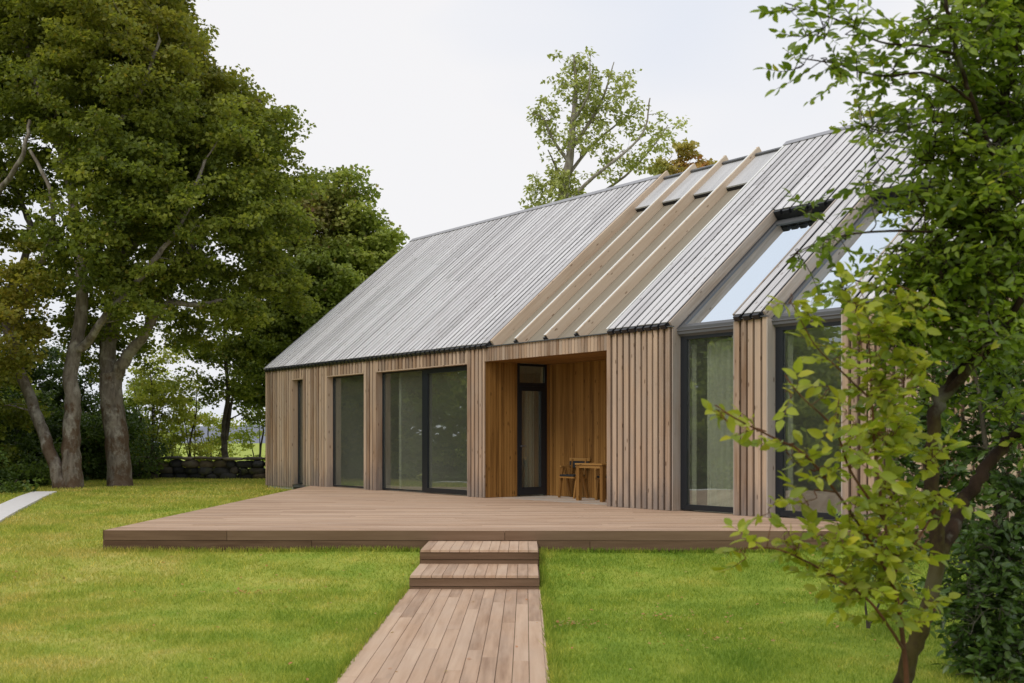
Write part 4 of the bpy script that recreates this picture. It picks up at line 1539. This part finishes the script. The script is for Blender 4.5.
fbl = B([(1005, 40, 6.8, .30), (975, 90, 6.8, .26), (1010, 130, 6.9, .32), (955, 150, 6.7, .24), (990, 200, 6.6, .30), (950, 215, 6.8, .24), (918, 190, 6.6, .17, .5), (1015, 260, 6.7, .30), (955, 275, 6.7, .28),
         (925, 262, 6.6, .22), (930, 330, 6.9, .26), (985, 330, 6.5, .20, .8), (900, 310, 6.6, .16, .7), (1020, 340, 7, .25), (975, 265, 7.2, .3), (1005, 180, 7.2, .3), (1015, 420, 7.2, .2, .6), (985, 30, 6.5, .2),
         (925, 110, 6.5, .16, .5), (950, 50, 6.4, .15, .6), (900, 345, 6.7, .18), (1020, -20, 6.8, .35), (975, -10, 6.6, .2, .8), (935, 400, 7.2, .16, .6)])
fbl += [tuple(P(px, py, Y)) + (r, d) for px, py, Y, r, d in (
    (795, 10, 5.85, .05, 1.65), (825, 18, 5.9, .06, 1.65), (860, 32, 5.95, .07, 1.65), (900, 42, 6.1, .08, 1.38), (815, 60, 5.95, .06, 1.65), (850, 68, 6, .07, 1.65), (900, 72, 6.15, .08, 1.38), (870, 128, 6.3, .08, 1.10), (905, 128, 6.4, .08, 1.10),
    (800, 252, 6.2, .05, 1.65), (835, 240, 6.25, .06, 1.38), (815, 215, 6.3, .04, 1.10), (840, 285, 6.25, .07, 1.10), (930, 20, 6.2, .08, 1.10), (865, 190, 6.3, .08, 1.10))]
plum_loc = (*P(893, 724, YF)[:2], 0.0)
grow_tree('plum_tree', plum_loc, fsk, fbl, M['leaf_plum'], M['bark_moss'], 'mossy dark trunk with green leaves leaning across the right side of the picture', group=None,
          tmpl=OVATE, leaf=0.06, crad=0.12, dens=21, flare=0.0, twiggy=(3, 0.22, 10), limb=0.006, seed=71, wid=1.15, up=0.6, kside=14,
          warm=lambda p: 0.06 + 0 * p[:, 0])

# slender yellow green sapling in front
ys = 5.7
ssk = [
    K([(905, 778, ys), (907, 700, ys), (903, 640, ys), (893, 575, ys), (884, 520, ys), (876, 460, ys), (872, 400, ys), (869, 335, ys)], 0.016, 0.004),
    K([(896, 590, ys), (872, 545, ys - .1), (842, 500, ys - .2), (805, 455, ys - .3), (772, 437, ys - .4), (735, 418, ys - .5), (715, 405, ys - .5)], 0.009, 0.003),
    K([(904, 650, ys), (870, 602, ys - .2), (825, 572, ys - .3), (780, 550, ys - .4), (745, 548, ys - .4)], 0.008, 0.003),
    K([(884, 520, ys), (850, 470, ys - .1), (835, 430, ys - .2), (800, 395, ys - .3), (785, 375, ys - .3)], 0.007, 0.003),
    K([(876, 460, ys), (900, 420, ys), (905, 370, ys)], 0.006, 0.002),
    K([(893, 575, ys), (930, 520, ys + .1), (950, 480, ys + .2)], 0.007, 0.003),
    K([(872, 400, ys), (840, 370, ys - .1), (815, 345, ys - .2), (790, 300, ys - .2)], 0.006, 0.002)]
sbl = [tuple(P(px, py, Y)) + (r, d) for px, py, Y, r, d in (
    (722, 410, 5.2, .04, 1.80), (755, 432, 5.25, .05, 1.80), (790, 450, 5.35, .06, 1.80), (820, 470, 5.4, .07, 1.44), (845, 500, 5.5, .08, 1.32), (870, 540, 5.55, .1, 2.30),
    (745, 548, 5.3, .05, 3.00), (785, 552, 5.3, .06, 3.00), (820, 570, 5.4, .07, 2.50), (855, 590, 5.5, .08, 2.30), (890, 560, 5.7, .1, 2.07), (890, 500, 5.7, .1, 2.07), (880, 440, 5.7, .1, 2.30), (872, 390, 5.7, .1, 2.53),
    (868, 345, 5.6, .09, 1.56), (890, 330, 5.6, .10, 1.30), (905, 380, 5.7, .09, 2.30), (845, 420, 5.5, .08, 1.20), (830, 395, 5.45, .06, 1.20), (795, 388, 5.4, .05, 1.20), (815, 345, 5.45, .05, 1.44), (840, 370, 5.5, .05, 1.44),
    (793, 298, 5.5, .05, 1.80), (815, 310, 5.5, .06, 1.20), (940, 500, 5.85, .08, 1.84), (915, 540, 5.8, .1, 1.84), (860, 300, 5.6, .1, 1.30), (905, 300, 5.7, .12, 1.17), (800, 500, 5.4, .06, 1.20), (770, 510, 5.35, .05, 1.20), (850, 450, 5.5, .09, 1.20), (905, 440, 5.8, .1, 1.84), (830, 540, 5.4, .08, 2.00), (890, 620, 5.7, .08, 1.84), (925, 605, 5.85, .08, 1.61), (880, 585, 5.7, .1, 1.84), (930, 455, 5.9, .1, 1.38))]
grow_tree('yellow_sapling', (*P(905, 778, ys)[:2], 0.0), ssk, sbl, M['leaf_plum'], M['twig'], 'slender sapling with large yellow green leaves in front of the mossy trunk', cat='sapling',
          tmpl=OVATE, leaf=0.072, crad=0.09, dens=9.5, flare=0.0, twiggy=(2, 0.15, 7), limb=0.0045, seed=72, wid=1.25, up=0.7, kside=8, trunk_name='stems',
          warm=lambda p: 0.42 + 0 * p[:, 0])

# dark glossy shrub at the lower right
yh = 8.6
hsk = [K([(1010, 668, yh), (1005, 600, yh), (1000, 520, yh), (985, 440, yh), (975, 370, yh)], 0.04, 0.012),
       K([(1012, 668, yh), (1040, 580, yh), (1050, 480, yh), (1045, 380, yh)], 0.04, 0.012),
       K([(1010, 668, yh), (980, 600, yh - .3), (960, 560, yh - .4)], 0.02, 0.008)]
hbl = B([(1000, 620, 8.2, .42), (1020, 560, 8.4, .42), (990, 560, 8.2, .30), (1010, 490, 8.5, .36), (975, 520, 8.4, .24), (960, 450, 8.8, .30, .8), (1000, 430, 8.8, .34, .8), (1030, 380, 8.8, .36), (985, 380, 8.9, .28, .6),
         (950, 400, 8.9, .22, .7), (1020, 660, 8.0, .36), (985, 660, 8.0, .26), (1060, 500, 8.6, .4), (925, 430, 8.9, .24, .9), (930, 530, 8.7, .18, .8), (955, 590, 8.2, .16, .7), (1010, 340, 8.8, .3, .8), (900, 460, 8.9, .18, .6), (925, 370, 8.9, .22, .6), (915, 500, 8.9, .2, .6), (945, 480, 8.7, .24, .8), (900, 415, 9, .2, .5), (975, 600, 8.1, .24), (950, 350, 8.9, .24, .7), (990, 300, 8.9, .3, .7)])
grow_tree('dark_shrub', (*P(1010, 665, yh)[:2], 0.0), hsk, hbl, M['leaf_holly'], M['bark_dark'], 'dark green glossy shrub in the lower right corner behind the mossy trunk', cat='shrub',
          tmpl=OVATE, leaf=0.07, crad=0.13, dens=13, twiggy=(3, 0.2, 11), limb=0.006, seed=73, wid=1.1, up=0.5, trunk_name='stems')
lsk = [K([(868, 628, 9.8), (862, 585, 9.8), (850, 560, 9.8)], 0.012, 0.004), K([(868, 628, 9.8), (885, 590, 9.8), (900, 560, 9.8)], 0.012, 0.004)]
grow_tree('dark_shrub', (*P(868, 630, 9.8)[:2], 0.02), lsk, B([(860, 570, 9.8, .2), (890, 560, 9.8, .25), (870, 540, 9.9, .25), (835, 545, 9.9, .14, .8), (905, 600, 9.7, .16, .8)]), M['leaf_holly'], M['bark_dark'],
          'small dark shrub on the lawn left of the mossy trunk', cat='shrub', tmpl=OVATE, leaf=0.06, crad=0.13, dens=11, twiggy=(3, 0.2, 9), limb=0.005, seed=74, up=0.5, trunk_name='stems',
          bright=lambda p: 0.25 + 0 * p[:, 0])

# ------------------------------------------------------------------ grass blades
def in_any(x, y):
    dx, dy = x * c_ + y * s_, -x * s_ + y * c_
    bad = (dx > DX0 - 0.02) & (dy > DY0 - 0.02)
    bad |= (dx > to_deck(-1.1, 13)[0] - 0.03) & (dx < to_deck(0.3, 13)[0] + 0.02)
    # footpath
    lx = np.interp(y, [12.5, 16.7, 19.8, 23.8, 29.3], [-6.7, -7.95, -8.87, -10.02, -11.6])
    bad |= (y < 29.3) & (np.abs(x - lx) < 0.285)
    fx = (x - HOUSE[0]) * DV[0] + (y - HOUSE[1]) * DV[1]
    fr = (x - HOUSE[0]) * NV[0] + (y - HOUSE[1]) * NV[1]
    bad |= (fr > 0) & (fx > 0)
    return bad


gg = Geo()
rg = np.random.default_rng(99)
for (y0, y1, dn, hh, ww) in ((7.3, 9.5, 5200, 0.036, 0.0065), (9.5, 12, 3800, 0.038, 0.008), (12, 15.4, 2600, 0.04, 0.010), (15.4, 20, 1300, 0.045, 0.014), (20, 27, 700, 0.05, 0.02), (27, 39, 300, 0.055, 0.035)):
    xl, xr = -0.46 * y1, 0.46 * y1
    if y0 > 15.3: xr = -4.5
    n = int((xr - xl) * (y1 - y0) * dn)
    x = rg.uniform(xl, xr, n)
    y = rg.uniform(y0, y1, n)
    patch = 0.5 + 0.5 * np.sin(x * 2.1 + np.sin(y * 1.3) * 2) * np.sin(y * 1.7 + np.cos(x * 0.9) * 2)
    keep = ~in_any(x, y) & (np.abs((x) / y) < 0.45) & (rg.random(n) < 0.6 + 0.4 * patch)
    x, y, patch = x[keep], y[keep], patch[keep]
    n = len(x)
    z = lawn_z(x, y) - 0.004
    th = rg.uniform(0, 2 * np.pi, n)
    h = hh * rg.uniform(0.5, 1.3, n) * (0.75 + 0.5 * patch)
    w_ = ww * rg.uniform(0.6, 1.2, n)
    lean = rg.normal(0, 0.5, (n, 2)) * h[:, None]
    b = np.stack([x, y, z], -1)
    o1 = np.stack([np.cos(th) * w_ / 2, np.sin(th) * w_ / 2, 0 * x], -1)
    tip = b + np.stack([lean[:, 0], lean[:, 1], h], -1)
    v = np.stack([b - o1, b + o1, tip], 1).reshape(-1, 3)
    f = np.arange(3 * n).reshape(n, 3)
    r_ = rg.random(n)
    gg.add(v, [f], np.repeat(np.stack([r_, 0 * r_, 0 * r_], -1), 3, 0))
# longer tufts against the deck, the steps and the walkway
ed = []
for (xa, ya_, xb, yb, cnt) in ((DX0, DY0 - 0.05, to_deck(-1.1, 15)[0], DY0 - 0.05, 2600), (to_deck(0.34, 15)[0], DY0 - 0.05, 5, DY0 - 0.05, 2600),
                              (to_deck(-1.13, 13)[0] - .03, 7, to_deck(-1.13, 13)[0] - .03, 12.9, 2600), (to_deck(0.32, 13)[0] + .03, 7, to_deck(0.32, 13)[0] + .03, 15.2, 3400),
                              (DX0 - 0.04, DY0, DX0 - 0.04, 30, 3500)):
    t = rg.random(cnt)
    xx = xa + (xb - xa) * t + rg.normal(0, 0.018, cnt)
    yy = ya_ + (yb - ya_) * t + rg.normal(0, 0.018, cnt)
    ed.append(np.stack([xx * c_ - yy * s_, xx * s_ + yy * c_], -1))
ed = np.concatenate(ed)
n = len(ed)
x, y = ed[:, 0], ed[:, 1]
b = np.stack([x, y, lawn_z(x, y) - 0.005], -1)
th = rg.uniform(0, 2 * np.pi, n)
h = 0.06 * rg.uniform(0.5, 1.5, n)
o1 = np.stack([np.cos(th), np.sin(th), 0 * x], -1) * 0.006
tip = b + np.stack([rg.normal(0, .3, n) * h, rg.normal(0, .3, n) * h, h], -1)
r_ = rg.random(n)
gg.add(np.stack([b - o1, b + o1, tip], 1).reshape(-1, 3), [np.arange(3 * n).reshape(n, 3)], np.repeat(np.stack([r_, 0 * r_, 0 * r_], -1), 3, 0))
tag(gg.build('grass', M['blade'], smooth=False), 'short mown grass blades over the lawn', 'grass', kind='stuff')

# fallen leaves
fl = Geo()
for (px_, py_, sp_, n_) in ((250, 593, .22, 60), (570, 624, .16, 60), (672, 615, .3, 50), (700, 640, .3, 40), (30, 580, .4, 60)):
    Y_ = FPX * 1.62 / (py_ - HY)
    X_ = (px_ - CX) / FPX * Y_
    xx_ = X_ + rg.normal(0, sp_, n_); yy_ = Y_ + rg.normal(0, sp_ * 0.7, n_)
    put_leaves(fl, DIAMOND, np.stack([xx_, yy_, lawn_z(xx_, yy_) + 0.032], -1), unit(rg.normal(0, 1, (n_, 3)) * np.array([1, 1, .2])), unit(rg.normal(0, .3, (n_, 3)) + np.array([0, 0, 1])), rg.uniform(.015, .04, n_), rg.random(n_) * .5, rg.uniform(.1, .8, n_), 1.0)
n = 420
x = rg.uniform(-6, 6, n); y = rg.uniform(7.5, 16, n) ** 1.0
dx, dy = x * c_ + y * s_, -x * s_ + y * c_
z = lawn_z(x, y) + 0.035
onp = (dx > to_deck(-1.1, 13)[0]) & (dx < to_deck(0.3, 13)[0])
z = np.where(onp, 0.018, z)
keep = ((dy < DY0 - 0.1) & ~(onp & (dy > 12.7))) & ~(onp & (rg.random(n) < .4))
x, y, z = x[keep], y[keep], z[keep]
n = len(x)
put_leaves(fl, OVATE, np.stack([x, y, z], -1), unit(np.concatenate([rg.normal(0, 1, (n, 2)), rg.normal(0, .1, (n, 1))], 1)), unit(rg.normal(0, .25, (n, 3)) + np.array([0, 0, 1])), rg.uniform(.02, .045, n), rg.random(n), rg.uniform(.2, 1, n), 1.3)
tag(fl.build('leaf_litter', M['leaf_orange']), 'small fallen leaves scattered over the grass and planks', 'fallen leaves', kind='stuff')
